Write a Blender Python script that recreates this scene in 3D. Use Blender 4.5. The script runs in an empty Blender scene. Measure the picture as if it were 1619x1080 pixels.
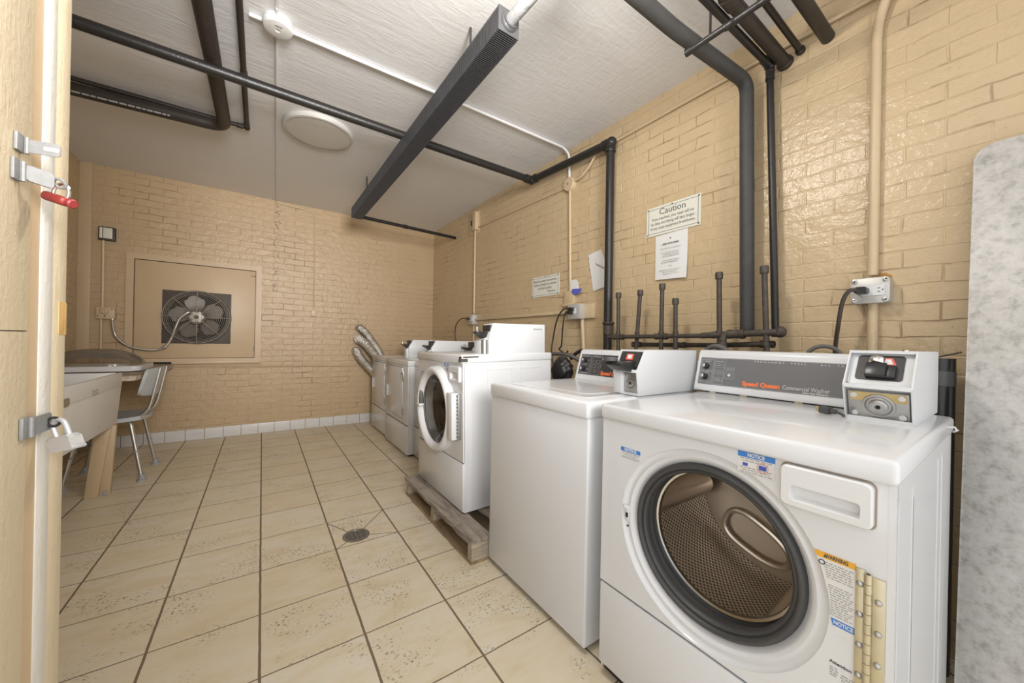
import bpy, bmesh, math, random
from mathutils import Vector, Matrix
random.seed(7)
PI = math.pi
sc = bpy.context.scene
COL = sc.collection

# ------------------------------------------------------------------ camera, world, light, exposure
cam_d = bpy.data.cameras.new('camera'); cam = bpy.data.objects.new('camera', cam_d); COL.objects.link(cam)
cam_d.sensor_fit = 'HORIZONTAL'; cam_d.sensor_width = 36.0
cam_d.lens = 570.07 / 1619 * 36; cam_d.clip_start = 0.02
YAW, ROLL = 0.6058, 0.0209
_f = Vector((math.sin(YAW), math.cos(YAW), 0)); _r = Vector((math.cos(YAW), -math.sin(YAW), 0)); _u = Vector((0, 0, 1))
_r2 = _r * math.cos(ROLL) + _u * math.sin(ROLL); _u2 = _u * math.cos(ROLL) - _r * math.sin(ROLL)
M = Matrix(((_r2.x, _u2.x, -_f.x, 0.6347), (_r2.y, _u2.y, -_f.y, -2.3743), (_r2.z, _u2.z, -_f.z, 1.1024), (0, 0, 0, 1)))
cam.matrix_world = M
sc.camera = cam

world = bpy.data.worlds.new('world'); sc.world = world; world.use_nodes = True
world.node_tree.nodes['Background'].inputs[0].default_value = (0.98, 0.985, 1.0, 1)
world.node_tree.nodes['Background'].inputs[1].default_value = 1.4

def area(name, loc, rot, size, power, color=(1, 0.95, 0.88), shape='DISK', sy=None):
    l = bpy.data.lights.new(name, 'AREA'); l.shape = shape; l.size = size; l.energy = power; l.color = color
    if sy: l.size_y = sy
    o = bpy.data.objects.new(name, l); COL.objects.link(o); o.location = loc; o.rotation_euler = rot
    return o
LAMP = (1.32, -1.48, 2.36)
pl = bpy.data.lights.new('bulb_light', 'POINT'); pl.energy = 30; pl.color = (1, 0.95, 0.88); pl.shadow_soft_size = 0.07
po = bpy.data.objects.new('bulb_light', pl); COL.objects.link(po); po.location = LAMP
hl = area('added_fill_light', (0.85, -3.3, 1.85), (PI/2 + .10, 0, -.02), 0.9, 38, (1, 0.98, 0.96), 'RECTANGLE', 0.9)  # fill light added behind the camera to brighten the far end of the room
hl.data.spread = math.radians(85)

sc.view_settings.view_transform = 'Standard'; sc.view_settings.look = 'None'
sc.view_settings.gamma = 1.0; sc.view_settings.use_curve_mapping = False
sc.view_settings.exposure = 0.10

# ------------------------------------------------------------------ material helpers
class NT:
    def __init__(s, name):
        s.m = bpy.data.materials.new(name); s.m.use_nodes = True
        s.t = s.m.node_tree; s.b = s.t.nodes['Principled BSDF']
    def n(s, typ, **kw):
        o = s.t.nodes.new(typ)
        for k, v in kw.items(): setattr(o, k, v)
        return o
    def put(s, inp, v):
        if hasattr(v, 'is_output') or isinstance(v, bpy.types.NodeSocket): s.t.links.new(v, inp)
        else: inp.default_value = v
    def math(s, op, a, b=0.0, c=0.0):
        o = s.n('ShaderNodeMath', operation=op)
        s.put(o.inputs[0], a); s.put(o.inputs[1], b); s.put(o.inputs[2], c)
        return o.outputs[0]
    def mix(s, f, a, b, mode='MIX'):
        o = s.n('ShaderNodeMix', data_type='RGBA', blend_type=mode)
        s.put(o.inputs[0], f); s.put(o.inputs[6], a); s.put(o.inputs[7], b)
        return o.outputs[2]
    def ramp(s, f, stops):
        o = s.n('ShaderNodeValToRGB'); s.put(o.inputs[0], f)
        e = o.color_ramp.elements
        while len(e) < len(stops): e.new(0.5)
        for i, (p, c) in enumerate(stops):
            e[i].position = p; e[i].color = c if len(c) == 4 else (*c, 1)
        return o.outputs[0]
    def noise(s, vec, scale, detail=3, rough=0.55, dist=0.0):
        o = s.n('ShaderNodeTexNoise'); s.put(o.inputs['Vector'], vec)
        o.inputs['Scale'].default_value = scale; o.inputs['Detail'].default_value = detail
        o.inputs['Roughness'].default_value = rough; o.inputs['Distortion'].default_value = dist
        return o.outputs[0]
    def pos(s): return s.n('ShaderNodeTexCoord').outputs['Object']
    def scale(s, v, x, y, z):
        o = s.n('ShaderNodeMapping'); s.put(o.inputs[0], v); o.inputs['Scale'].default_value = (x, y, z); return o.outputs[0]
    def bump(s, h, strength=0.3, dist=0.01, normal=None):
        o = s.n('ShaderNodeBump'); o.inputs['Strength'].default_value = strength; o.inputs['Distance'].default_value = dist
        s.put(o.inputs['Height'], h)
        if normal: s.put(o.inputs['Normal'], normal)
        return o.outputs[0]
    def set(s, **kw):
        names = dict(color='Base Color', rough='Roughness', metal='Metallic', normal='Normal', spec='Specular IOR Level',
                     trans='Transmission Weight', ior='IOR', emit='Emission Color', emits='Emission Strength', coat='Coat Weight', alpha='Alpha')
        for k, v in kw.items():
            if isinstance(v, tuple) and len(v) == 3: v = (*v, 1)
            s.put(s.b.inputs[names[k]], v)
        return s.m

def plain(name, c, rough=0.5, metal=0.0, mottled=0.0, scale=20, bump=0.0, bscale=60, **kw):
    t = NT(name); p = t.pos()
    if mottled:
        nz = t.noise(p, scale, 4)
        col = t.mix(nz, tuple(max(0, x * (1 - mottled)) for x in c) + (1,), tuple(min(1, x * (1 + mottled)) for x in c) + (1,))
        t.set(color=col)
    else: t.set(color=c)
    if bump: t.set(normal=t.bump(t.noise(p, bscale, 4), bump, 0.004))
    return t.set(rough=rough, metal=metal, **kw)

def painted_brick(name, axis, paint=(0.66, 0.455, 0.24), rough=0.38, streak=None):
    t = NT(name); p = t.pos()
    sx = t.n('ShaderNodeSeparateXYZ'); t.put(sx.inputs[0], p)
    cx = t.n('ShaderNodeCombineXYZ'); t.put(cx.inputs[0], sx.outputs[axis]); t.put(cx.inputs[1], sx.outputs[2])
    wob = t.n('ShaderNodeTexNoise'); t.put(wob.inputs['Vector'], p); wob.inputs['Scale'].default_value = 6; wob.inputs['Detail'].default_value = 3
    v1 = t.n('ShaderNodeVectorMath', operation='SUBTRACT'); t.put(v1.inputs[0], wob.outputs['Color']); v1.inputs[1].default_value = (0.5, 0.5, 0.5)
    v2 = t.n('ShaderNodeVectorMath', operation='SCALE'); t.put(v2.inputs[0], v1.outputs[0]); v2.inputs['Scale'].default_value = 0.03
    v3 = t.n('ShaderNodeVectorMath', operation='ADD'); t.put(v3.inputs[0], cx.outputs[0]); t.put(v3.inputs[1], v2.outputs[0])
    b = t.n('ShaderNodeTexBrick'); t.put(b.inputs['Vector'], v3.outputs[0])
    for k, val in dict(Scale=1.0).items(): b.inputs[k].default_value = val
    b.inputs['Brick Width'].default_value = 0.208; b.inputs['Row Height'].default_value = 0.0675
    b.inputs['Mortar Size'].default_value = 0.0050; b.inputs['Mortar Smooth'].default_value = 0.8
    b.inputs['Color1'].default_value = (0.35, 0.35, 0.35, 1); b.inputs['Color2'].default_value = (0.65, 0.65, 0.65, 1)
    b.inputs['Mortar'].default_value = (0.5, 0.5, 0.5, 1)
    joint = b.outputs['Fac']
    patch = t.noise(p, 2.2, 3)                       # where the joints are filled with paint
    patch = t.math('SMOOTH_MIN', t.math('MAXIMUM', t.math('MULTIPLY', t.math('SUBTRACT', patch, 0.40), 3.5), 0.32), 1.0, 0.1)
    jd = t.math('MULTIPLY', joint, patch)
    fine = t.noise(p, 55, 5, 0.6); mid = t.noise(p, 17, 4, 0.6); big = t.noise(p, 3, 3)
    chip = t.ramp(t.noise(p, 26, 4, 0.7), [(0.66, (0, 0, 0)), (0.74, (1, 1, 1))])
    h = t.math('MULTIPLY', jd, -1.0)
    h = t.math('MULTIPLY_ADD', t.n('ShaderNodeRGBToBW').outputs[0], 0.0, h)
    bw = t.n('ShaderNodeRGBToBW'); t.put(bw.inputs[0], b.outputs['Color'])
    h = t.math('MULTIPLY_ADD', bw.outputs[0], 0.8, h)
    h = t.math('MULTIPLY_ADD', mid, 1.25, h)
    h = t.math('MULTIPLY_ADD', fine, 0.30, h)
    h = t.math('MULTIPLY_ADD', chip, -0.35, h)
    base = t.mix(big, tuple(x * 0.90 for x in paint) + (1,), tuple(x * 1.08 for x in paint) + (1,))
    base = t.mix(t.math('MULTIPLY', mid, 0.35), base, tuple(x * 0.86 for x in paint) + (1,))
    crack = t.math('MULTIPLY', t.math('GREATER_THAN', jd, 0.5), t.ramp(t.noise(p, 9, 4), [(0.46, (0, 0, 0)), (0.58, (1, 1, 1))]))
    base = t.mix(t.math('MULTIPLY', crack, 0.5), base, (0.16, 0.10, 0.05, 1))
    if streak is not None:                               # dark cracked paint running down from the cable hole
        w = t.math('MULTIPLY_ADD', t.math('SUBTRACT', t.noise(p, 11, 3), 0.5), 0.10, sx.outputs[axis])
        near = t.math('LESS_THAN', t.math('ABSOLUTE', t.math('SUBTRACT', w, streak)), 0.030)
        high = t.math('GREATER_THAN', sx.outputs[2], 1.60)
        spots = t.ramp(t.noise(p, 48, 4, 0.7), [(0.52, (0, 0, 0)), (0.62, (1, 1, 1))])
        base = t.mix(t.math('MULTIPLY', t.math('MULTIPLY', near, high), t.math('MULTIPLY', spots, 0.75)), base, (0.10, 0.07, 0.045, 1))
    t.set(color=base, normal=t.bump(h, 0.62, 0.009))
    r = t.math('MULTIPLY_ADD', mid, 0.25, rough - 0.1)
    return t.set(rough=r, spec=0.5)

def tile_floor():
    t = NT('travertine_floor_tile'); p = t.pos(); S = 0.323
    sx = t.n('ShaderNodeSeparateXYZ'); t.put(sx.inputs[0], p)
    def cell(o): return t.math('FLOOR', t.math('DIVIDE', o, S))
    def edge(o, w):
        fr = t.math('FRACT', t.math('DIVIDE', o, S))
        d = t.math('MINIMUM', fr, t.math('SUBTRACT', 1.0, fr))
        return t.math('LESS_THAN', d, w / S)
    wob = t.math('MULTIPLY', t.math('SUBTRACT', t.noise(p, 14, 3), 0.5), 0.004)
    x = t.math('ADD', sx.outputs[0], wob); y = t.math('ADD', sx.outputs[1], wob)
    g = t.math('MAXIMUM', edge(x, 0.0042), edge(y, 0.0026))
    # cuts from the corners of the drain tile to the drain
    def seg(ax, ay, bx, by, w):
        dx, dy = bx - ax, by - ay; L2 = dx * dx + dy * dy
        u = t.math('SUBTRACT', sx.outputs[0], ax); v = t.math('SUBTRACT', sx.outputs[1], ay)
        k = t.math('DIVIDE', t.math('ADD', t.math('MULTIPLY', u, dx), t.math('MULTIPLY', v, dy)), L2)
        k = t.math('MINIMUM', t.math('MAXIMUM', k, 0.0), 1.0)
        eu = t.math('SUBTRACT', u, t.math('MULTIPLY', k, dx)); ev = t.math('SUBTRACT', v, t.math('MULTIPLY', k, dy))
        d2 = t.math('ADD', t.math('MULTIPLY', eu, eu), t.math('MULTIPLY', ev, ev))
        return t.math('LESS_THAN', d2, w * w)
    for a in ((0.969, 0.0), (1.292, 0.0), (1.292, -0.323), (0.969, -0.323)):
        g = t.math('MAXIMUM', g, seg(a[0], a[1], 1.085, -0.235, 0.0028))
    ci = t.n('ShaderNodeCombineXYZ'); t.put(ci.inputs[0], cell(x)); t.put(ci.inputs[1], cell(y))
    wn = t.n('ShaderNodeTexWhiteNoise'); t.put(wn.inputs['Vector'], ci.outputs[0])
    off = t.n('ShaderNodeVectorMath', operation='SCALE'); t.put(off.inputs[0], wn.outputs['Color']); off.inputs['Scale'].default_value = 7.0
    pp = t.n('ShaderNodeVectorMath', operation='ADD'); t.put(pp.inputs[0], p); t.put(pp.inputs[1], off.outputs[0])
    pv = pp.outputs[0]
    vein = t.noise(t.scale(pv, 1.0, 2.6, 1), 5, 5, 0.6, 0.6)
    col = t.ramp(vein, [(0.25, (0.68, 0.565, 0.38)), (0.45, (0.76, 0.67, 0.50)), (0.62, (0.79, 0.725, 0.605)), (0.8, (0.73, 0.625, 0.45))])
    col = t.mix(t.math('MULTIPLY', wn.outputs['Value'], 0.30), col, (0.70, 0.57, 0.36, 1))
    pitm = t.ramp(t.noise(pv, 4.2, 2), [(0.52, (0, 0, 0)), (0.64, (1, 1, 1))])
    pit = t.ramp(t.noise(t.scale(pv, 1, 1.5, 1), 85, 2, 0.5), [(0.59, (0, 0, 0)), (0.64, (1, 1, 1))])
    pits = t.math('MULTIPLY', pit, pitm)
    col = t.mix(t.math('MULTIPLY', pits, 0.9), col, (0.16, 0.12, 0.075, 1))
    grime = t.ramp(t.noise(p, 0.9, 4), [(0.35, (0, 0, 0)), (0.75, (1, 1, 1))])
    col = t.mix(t.math('MULTIPLY', grime, 0.2), col, (0.55, 0.43, 0.27, 1))
    col = t.mix(g, col, (0.20, 0.145, 0.095, 1))
    h = t.math('SUBTRACT', t.math('MULTIPLY', vein, 0.2), t.math('ADD', t.math('MULTIPLY', pits, 0.6), g))
    return t.set(color=col, rough=t.math('MULTIPLY_ADD', g, 0.3, 0.42), normal=t.bump(h, 0.35, 0.003))

def plaster_ceiling():
    t = NT('ceiling_plaster'); p = t.pos()
    big = t.noise(p, 1.3, 3); st = t.noise(t.scale(p, 9, 1.3, 1), 5, 4, 0.6); fine = t.noise(p, 30, 4)
    ridge = t.noise(t.scale(p, 1.4, 6, 1), 4, 3, 0.6, 1.0)
    col = t.mix(big, (0.74, 0.74, 0.745, 1), (0.80, 0.80, 0.805, 1))
    h = t.math('ADD', t.math('MULTIPLY', st, 0.45), t.math('MULTIPLY_ADD', ridge, 1.1, t.math('MULTIPLY', fine, 0.25)))
    return t.set(color=col, rough=0.55, normal=t.bump(h, 0.24, 0.012))

def worn_paint(name, c, c2):
    t = NT(name); p = t.pos()
    v = t.noise(t.scale(p, 40, 40, 5), 3, 5, 0.65)
    m = t.ramp(v, [(0.60, (0, 0, 0)), (0.70, (1, 1, 1))])
    col = t.mix(t.math('MULTIPLY', m, 0.55), (*c, 1), (*c2, 1))
    col = t.mix(t.math('MULTIPLY', t.noise(p, 6, 3), 0.25), col, tuple(x * 0.82 for x in c) + (1,))
    return t.set(color=col, rough=0.5, normal=t.bump(t.math('ADD', v, t.noise(p, 120, 3)), 0.25, 0.004))

def grain(name, a, b, axis=1, rough=0.75):
    t = NT(name); p = t.pos(); s = [45, 45, 45]; s[axis] = 4
    v = t.noise(t.scale(p, *s), 1.0, 5, 0.65, 0.4)
    col = t.ramp(v, [(0.3, a), (0.55, b), (0.75, tuple(min(1, x * 1.15) for x in b))])
    k = t.ramp(t.noise(p, 14, 4), [(0.58, (0, 0, 0)), (0.72, (1, 1, 1))])
    col = t.mix(t.math('MULTIPLY', k, 0.4), col, (*[x * 0.5 for x in a], 1))
    return t.set(color=col, rough=rough, normal=t.bump(v, 0.4, 0.004))

def laminate():
    t = NT('speckled_grey_laminate'); p = t.pos()
    a = t.noise(t.scale(p, 1, 1, 1), 34, 6, 0.7, 0.15); b = t.noise(p, 7, 4)
    col = t.ramp(a, [(0.3, (0.30, 0.29, 0.27)), (0.5, (0.53, 0.52, 0.50)), (0.7, (0.64, 0.63, 0.61))])
    col = t.mix(t.math('MULTIPLY', b, 0.3), col, (0.42, 0.40, 0.37, 1))
    return t.set(color=col, rough=0.4)

def perforated():
    t = NT('perforated_steel'); uv = t.n('ShaderNodeTexCoord').outputs['UV']
    sx = t.n('ShaderNodeSeparateXYZ'); t.put(sx.inputs[0], uv)
    P = 0.0105
    row = t.math('FLOOR', t.math('DIVIDE', sx.outputs[1], P * 0.866))
    u = t.math('ADD', t.math('DIVIDE', sx.outputs[0], P), t.math('MULTIPLY', t.math('MODULO', row, 2.0), 0.5))
    fu = t.math('SUBTRACT', t.math('FRACT', u), 0.5)
    fv = t.math('MULTIPLY', t.math('SUBTRACT', t.math('FRACT', t.math('DIVIDE', sx.outputs[1], P * 0.866)), 0.5), 0.866)
    d = t.math('SQRT', t.math('ADD', t.math('MULTIPLY', fu, fu), t.math('MULTIPLY', fv, fv)))
    hole = t.math('LESS_THAN', d, 0.27)
    soft = t.math('SMOOTH_MIN', t.math('MULTIPLY', d, 2.2), 1.0, 0.3)
    col = t.mix(hole, (0.74, 0.65, 0.54, 1), (0.012, 0.010, 0.008, 1))
    return t.set(color=col, metal=t.math('SUBTRACT', 0.9, t.math('MULTIPLY', hole, 0.9)), rough=0.36, normal=t.bump(soft, 0.7, 0.003))

def foil():
    t = NT('crinkled_foil'); p = t.pos()
    v = t.noise(p, 60, 4, 0.6); w = t.noise(p, 140, 3)
    return t.set(color=(0.72, 0.70, 0.66), metal=0.95, rough=0.28, normal=t.bump(t.math('ADD', v, t.math('MULTIPLY', w, 0.5)), 0.8, 0.012))

MT = dict(
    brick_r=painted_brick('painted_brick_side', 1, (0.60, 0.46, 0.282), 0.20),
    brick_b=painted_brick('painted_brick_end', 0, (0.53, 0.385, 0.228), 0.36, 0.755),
    paint=plain('tan_paint', (0.56, 0.42, 0.265), 0.42, mottled=0.08, scale=7, bump=0.2, bscale=35),
    paint_light=plain('tan_conduit_paint', (0.60, 0.47, 0.30), 0.4, mottled=0.06, bump=0.15),
    cream=worn_paint('worn_cream_paint', (0.68, 0.58, 0.405), (0.48, 0.35, 0.18)),
    chipped=worn_paint('worn_white_paint', (0.70, 0.675, 0.62), (0.60, 0.47, 0.27)),
    ceiling=plaster_ceiling(), floor=tile_floor(),
    white=plain('white_enamel', (0.69, 0.70, 0.715), 0.24, mottled=0.015, scale=5, coat=0.3),
    white2=plain('white_painted_metal', (0.68, 0.69, 0.70), 0.36, mottled=0.03, scale=8),
    plastic=plain('white_plastic', (0.70, 0.705, 0.71), 0.34),
    seam=plain('dark_seam', (0.05, 0.043, 0.035), 0.8),
    gapm=plain('black_recess', (0.012, 0.011, 0.010), 0.8),
    rubber=plain('grey_rubber_gasket', (0.055, 0.055, 0.055), 0.45, mottled=0.2, scale=12),
    black=plain('black_iron', (0.018, 0.0165, 0.0155), 0.38, mottled=0.35, scale=30, bump=0.25, bscale=90),
    iron=plain('grimy_iron', (0.075, 0.064, 0.052), 0.55, 0.3, mottled=0.5, scale=35, bump=0.5, bscale=80),
    insul=plain('dark_foam_insulation', (0.048, 0.046, 0.044), 0.6, mottled=0.3, scale=18, bump=0.3, bscale=60),
    brownpipe=plain('dark_brown_pipe', (0.034, 0.027, 0.022), 0.5, mottled=0.35, scale=22, bump=0.3),
    fin=plain('grey_fin_metal', (0.085, 0.085, 0.09), 0.42, 0.5, mottled=0.2),
    wrap=plain('white_pipe_wrap', (0.22, 0.22, 0.225), 0.55, mottled=0.2, scale=25, bump=0.6, bscale=40),
    steel=plain('zinc_steel', (0.47, 0.465, 0.45), 0.35, 0.85, mottled=0.12, scale=30),
    chrome=plain('bright_steel', (0.75, 0.74, 0.72), 0.18, 1.0),
    alum=plain('brushed_aluminium', (0.62, 0.60, 0.57), 0.36, 0.9),
    drum=plain('stainless_drum', (0.78, 0.68, 0.56), 0.33, 0.92, mottled=0.1, scale=9),
    perf=perforated(),
    lockmetal=plain('brushed_lock_metal', (0.50, 0.50, 0.50), 0.38, 0.45),
    haspmetal=plain('dull_hasp_metal', (0.24, 0.24, 0.235), 0.62, 0.3, mottled=0.2, scale=120),
    hinge=plain('yellowed_zinc', (0.60, 0.54, 0.38), 0.35, 0.75, mottled=0.18, scale=30),
    brass=plain('brassy_zinc', (0.62, 0.47, 0.22), 0.35, 0.8, mottled=0.25, scale=25),
    panelgrey=plain('grey_console_face', (0.155, 0.155, 0.16), 0.42, mottled=0.05),
    paneldark=plain('dark_console_face', (0.040, 0.038, 0.038), 0.32),
    knobblack=plain('black_plastic', (0.018, 0.018, 0.018), 0.3),
    orange=plain('orange_print', (0.86, 0.20, 0.065), 0.5),
    silver=plain('silver_print', (0.60, 0.60, 0.60), 0.5),
    lightprint=plain('pale_print', (0.42, 0.42, 0.43), 0.5),
    ink=plain('dark_ink', (0.06, 0.07, 0.085), 0.6),
    inkpale=plain('faded_ink', (0.36, 0.35, 0.34), 0.7),
    navy=plain('navy_border_ink', (0.07, 0.10, 0.15), 0.6),
    blue=plain('notice_blue', (0.05, 0.21, 0.60), 0.45),
    darkblue=plain('drawing_blue', (0.05, 0.09, 0.42), 0.5),
    amber=plain('warning_amber', (0.78, 0.40, 0.03), 0.45),
    red=plain('red_print', (0.72, 0.13, 0.09), 0.5),
    label=plain('label_white', (0.70, 0.695, 0.68), 0.45),
    sign=plain('ivory_sign', (0.74, 0.73, 0.64), 0.4),
    paper=plain('white_paper', (0.76, 0.76, 0.75), 0.7),
    bluetape=plain('blue_tape', (0.10, 0.12, 0.52), 0.5),
    grey_box=plain('grey_outlet_metal', (0.56, 0.55, 0.52), 0.42, 0.35, mottled=0.12),
    rust=plain('rusty_metal', (0.42, 0.22, 0.07), 0.8, mottled=0.4, scale=40),
    cord=plain('brown_cord', (0.045, 0.033, 0.026), 0.45),
    greycord=plain('grey_cord', (0.075, 0.078, 0.080), 0.45),
    rubberhose=plain('grey_hose', (0.12, 0.115, 0.11), 0.5, mottled=0.2),
    bag=plain('crumpled_black_plastic', (0.025, 0.025, 0.027), 0.3, bump=1.0, bscale=30),
    cage=plain('dusty_fan_wire', (0.42, 0.38, 0.33), 0.5, 0.4),
    fanplate=plain('dusty_dark_plate', (0.10, 0.085, 0.070), 0.6, 0.3, mottled=0.25, scale=16),
    fanblade=plain('dusty_fan_blade', (0.24, 0.215, 0.19), 0.45, 0.5, mottled=0.35, scale=12),
    foil=foil(), duct=plain('galvanised_duct', (0.42, 0.41, 0.39), 0.45, 0.7, mottled=0.15),
    tub=plain('off_white_tub', (0.79, 0.78, 0.765), 0.45, mottled=0.06, scale=5),
    tubmark=plain('brownish_hole', (0.34, 0.27, 0.20), 0.7),
    grey_seat=plain('pale_grey_plastic', (0.47, 0.49, 0.50), 0.42, mottled=0.05),
    rubbertip=plain('grey_rubber_tip', (0.36, 0.37, 0.37), 0.6),
    counter=grain('worn_counter_laminate', (0.23, 0.17, 0.115), (0.35, 0.27, 0.195), 1, 0.5),
    counter_edge=grain('chipped_counter_edge', (0.33, 0.26, 0.19), (0.56, 0.49, 0.40), 1, 0.7),
    pallet=grain('weathered_pallet_wood', (0.15, 0.125, 0.10), (0.34, 0.295, 0.245), 1, 0.85),
    palletx=grain('weathered_pallet_stringer', (0.30, 0.24, 0.17), (0.50, 0.43, 0.33), 0, 0.85),
    palettebottom=grain('pallet_bottom_board', (0.22, 0.15, 0.085), (0.42, 0.31, 0.19), 1, 0.85),
    bare=grain('bare_wood_patch', (0.42, 0.24, 0.07), (0.60, 0.38, 0.14), 2, 0.6),
    basetile=None, laminate=laminate(),
    redlock=plain('red_enamel', (0.24, 0.030, 0.028), 0.45, 0.2, mottled=0.3, scale=60),
    detector=plain('detector_white', (0.74, 0.735, 0.72), 0.4),
    lightdisc=plain('opal_disc', (0.68, 0.665, 0.64), 0.35),
    drain=plain('drain_steel', (0.32, 0.31, 0.29), 0.4, 0.8, mottled=0.2, scale=60),
)
def thin_clear(name, tint, gloss):
    t = NT(name); n = t.t
    tr = t.n('ShaderNodeBsdfTransparent'); tr.inputs[0].default_value = (*tint, 1)
    gl = t.n('ShaderNodeBsdfGlossy'); gl.inputs['Roughness'].default_value = 0.07
    lw = t.n('ShaderNodeLayerWeight'); lw.inputs[0].default_value = gloss
    mx = t.n('ShaderNodeMixShader'); t.put(mx.inputs[0], t.math('MULTIPLY_ADD', lw.outputs[0], 0.8, 0.05)); t.put(mx.inputs[1], tr.outputs[0]); t.put(mx.inputs[2], gl.outputs[0])
    t.put(n.nodes['Material Output'].inputs[0], mx.outputs[0]); return t.m
MT['clear'] = thin_clear('clear_dome_plastic', (0.93, 0.91, 0.88), 0.42)
MT['glass'] = thin_clear('door_glass', (0.62, 0.60, 0.57), 0.40)
def base_tiles():
    t = NT('white_base_tile'); p = t.pos()
    sx = t.n('ShaderNodeSeparateXYZ'); t.put(sx.inputs[0], p)
    fr = t.math('FRACT', t.math('DIVIDE', t.math('ADD', sx.outputs[0], 0.007), 0.155))
    g = t.math('LESS_THAN', t.math('MINIMUM', fr, t.math('SUBTRACT', 1.0, fr)), 0.018)
    v = t.noise(t.scale(p, 1, 1, 5), 9, 4)
    col = t.mix(v, (0.62, 0.605, 0.585, 1), (0.76, 0.75, 0.735, 1))
    col = t.mix(g, col, (0.33, 0.26, 0.18, 1))
    return t.set(color=col, rough=0.3, normal=t.bump(t.math('MULTIPLY', g, -1.0), 0.5, 0.003))
MT['basetile'] = base_tiles()

# ------------------------------------------------------------------ mesh helpers (all coordinates are world coordinates)
def B(): return bmesh.new()
def box(bm, x0, x1, y0, y1, z0, z1, bev=0.0, seg=2, mtx=None):
    r = bmesh.ops.create_cube(bm, size=1.0)
    vs = r['verts']
    for v in vs: v.co = Vector(((x0 + x1) / 2 + v.co.x * (x1 - x0), (y0 + y1) / 2 + v.co.y * (y1 - y0), (z0 + z1) / 2 + v.co.z * (z1 - z0)))
    if bev:
        es = list({e for v in vs for e in v.link_edges})
        rr = bmesh.ops.bevel(bm, geom=es, offset=bev, segments=seg, affect='EDGES', profile=0.5)
        vs = list({v for f in rr['faces'] for v in f.verts} | {v for v in vs if v.is_valid})
    if mtx is not None:
        for v in vs: v.co = mtx @ v.co
    return vs
def frame_of(d):
    d = d.normalized(); a = Vector((0, 0, 1)) if abs(d.z) < 0.9 else Vector((1, 0, 0))
    s = d.cross(a).normalized(); return s, s.cross(d).normalized()
def tube(bm, pts, r, n=14, cap=True, rad=None, closed=False):
    pts = [Vector(p) for p in pts]; rings = []; N = len(pts)
    prev = None
    for i, p in enumerate(pts):
        if closed: d = pts[(i + 1) % N] - pts[i - 1]
        elif i == 0: d = pts[1] - p
        elif i == N - 1: d = p - pts[i - 1]
        else: d = (pts[i + 1] - p).normalized() + (p - pts[i - 1]).normalized()
        d = d.normalized() if d.length > 1e-9 else Vector((0, 0, 1))
        if prev is None: s, t = frame_of(d)
        else:
            s = prev - d * prev.dot(d)
            s = s.normalized() if s.length > 1e-6 else frame_of(d)[0]
            t = d.cross(s).normalized() * -1
            t = s.cross(d).normalized()
        prev = s
        rr = rad[i] if rad else r
        rings.append([bm.verts.new(p + (s * math.cos(2 * PI * k / n) + t * math.sin(2 * PI * k / n)) * rr) for k in range(n)])
    m = N if closed else N - 1
    for i in range(m):
        a, b = rings[i], rings[(i + 1) % N]
        for k in range(n): bm.faces.new((a[k], a[(k + 1) % n], b[(k + 1) % n], b[k]))
    if cap and not closed:
        bm.faces.new(rings[0][::-1]); bm.faces.new(rings[-1])
def bend(pts, r=0.06, n=6):
    """round the corners of a polyline"""
    P = [Vector(p) for p in pts]; out = [P[0]]
    for i in range(1, len(P) - 1):
        a, b, c = P[i - 1], P[i], P[i + 1]
        l = min(r, (a - b).length * 0.49, (c - b).length * 0.49)
        s = b + (a - b).normalized() * l; e = b + (c - b).normalized() * l
        for k in range(n + 1):
            t = k / n; out.append(s * (1 - t) ** 2 + b * 2 * t * (1 - t) + e * t * t)
    out.append(P[-1]); return out
def smoothpath(pts, n=6):
    P = [Vector(p) for p in pts]; out = []
    for i in range(len(P) - 1):
        p0, p1, p2, p3 = P[max(i - 1, 0)], P[i], P[i + 1], P[min(i + 2, len(P) - 1)]
        for k in range(n):
            t = k / n
            out.append(0.5 * ((2 * p1) + (p2 - p0) * t + (2 * p0 - 5 * p1 + 4 * p2 - p3) * t * t + (3 * p1 - p0 - 3 * p2 + p3) * t ** 3))
    out.append(P[-1]); return out
def lathe(bm, c, axis, prof, n=48, uv=False, sx=1.0, sy=1.0, cap0=False, cap1=False):
    """prof: (distance along axis, radius); axis is a Vector"""
    c = Vector(c); d = Vector(axis).normalized(); s, t = frame_of(d)
    if abs(d.x) > 0.99: s, t = Vector((0, 1, 0)), Vector((0, 0, 1))
    rings = [[bm.verts.new(c + d * a + (s * math.cos(2 * PI * k / n) * sx + t * math.sin(2 * PI * k / n) * sy) * r) for k in range(n)] for a, r in prof]
    ul = bm.loops.layers.uv.verify() if uv else None
    for i in range(len(prof) - 1):
        for k in range(n):
            k2 = (k + 1) % n
            f = bm.faces.new((rings[i][k], rings[i][k2], rings[i + 1][k2], rings[i + 1][k]))
            if uv:
                q = [(k, i), (k + 1, i), (k + 1, i + 1), (k, i + 1)]
                for lp, (kk, ii) in zip(f.loops, q):
                    lp[ul].uv = (2 * PI * kk / n * prof[0][1], prof[ii][0])
    if cap0: bm.faces.new(rings[0][::-1])
    if cap1: bm.faces.new(rings[-1])
    return rings
def disc_cyl(bm, c, axis, r, h, n=24, bev=0.0):
    prof = [(0, r), (h, r)] if not bev else [(0, r), (h - bev, r), (h - bev * 0.3, r - bev * 0.3), (h, r - bev)]
    lathe(bm, c, axis, prof, n, cap0=True, cap1=True)
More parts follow.
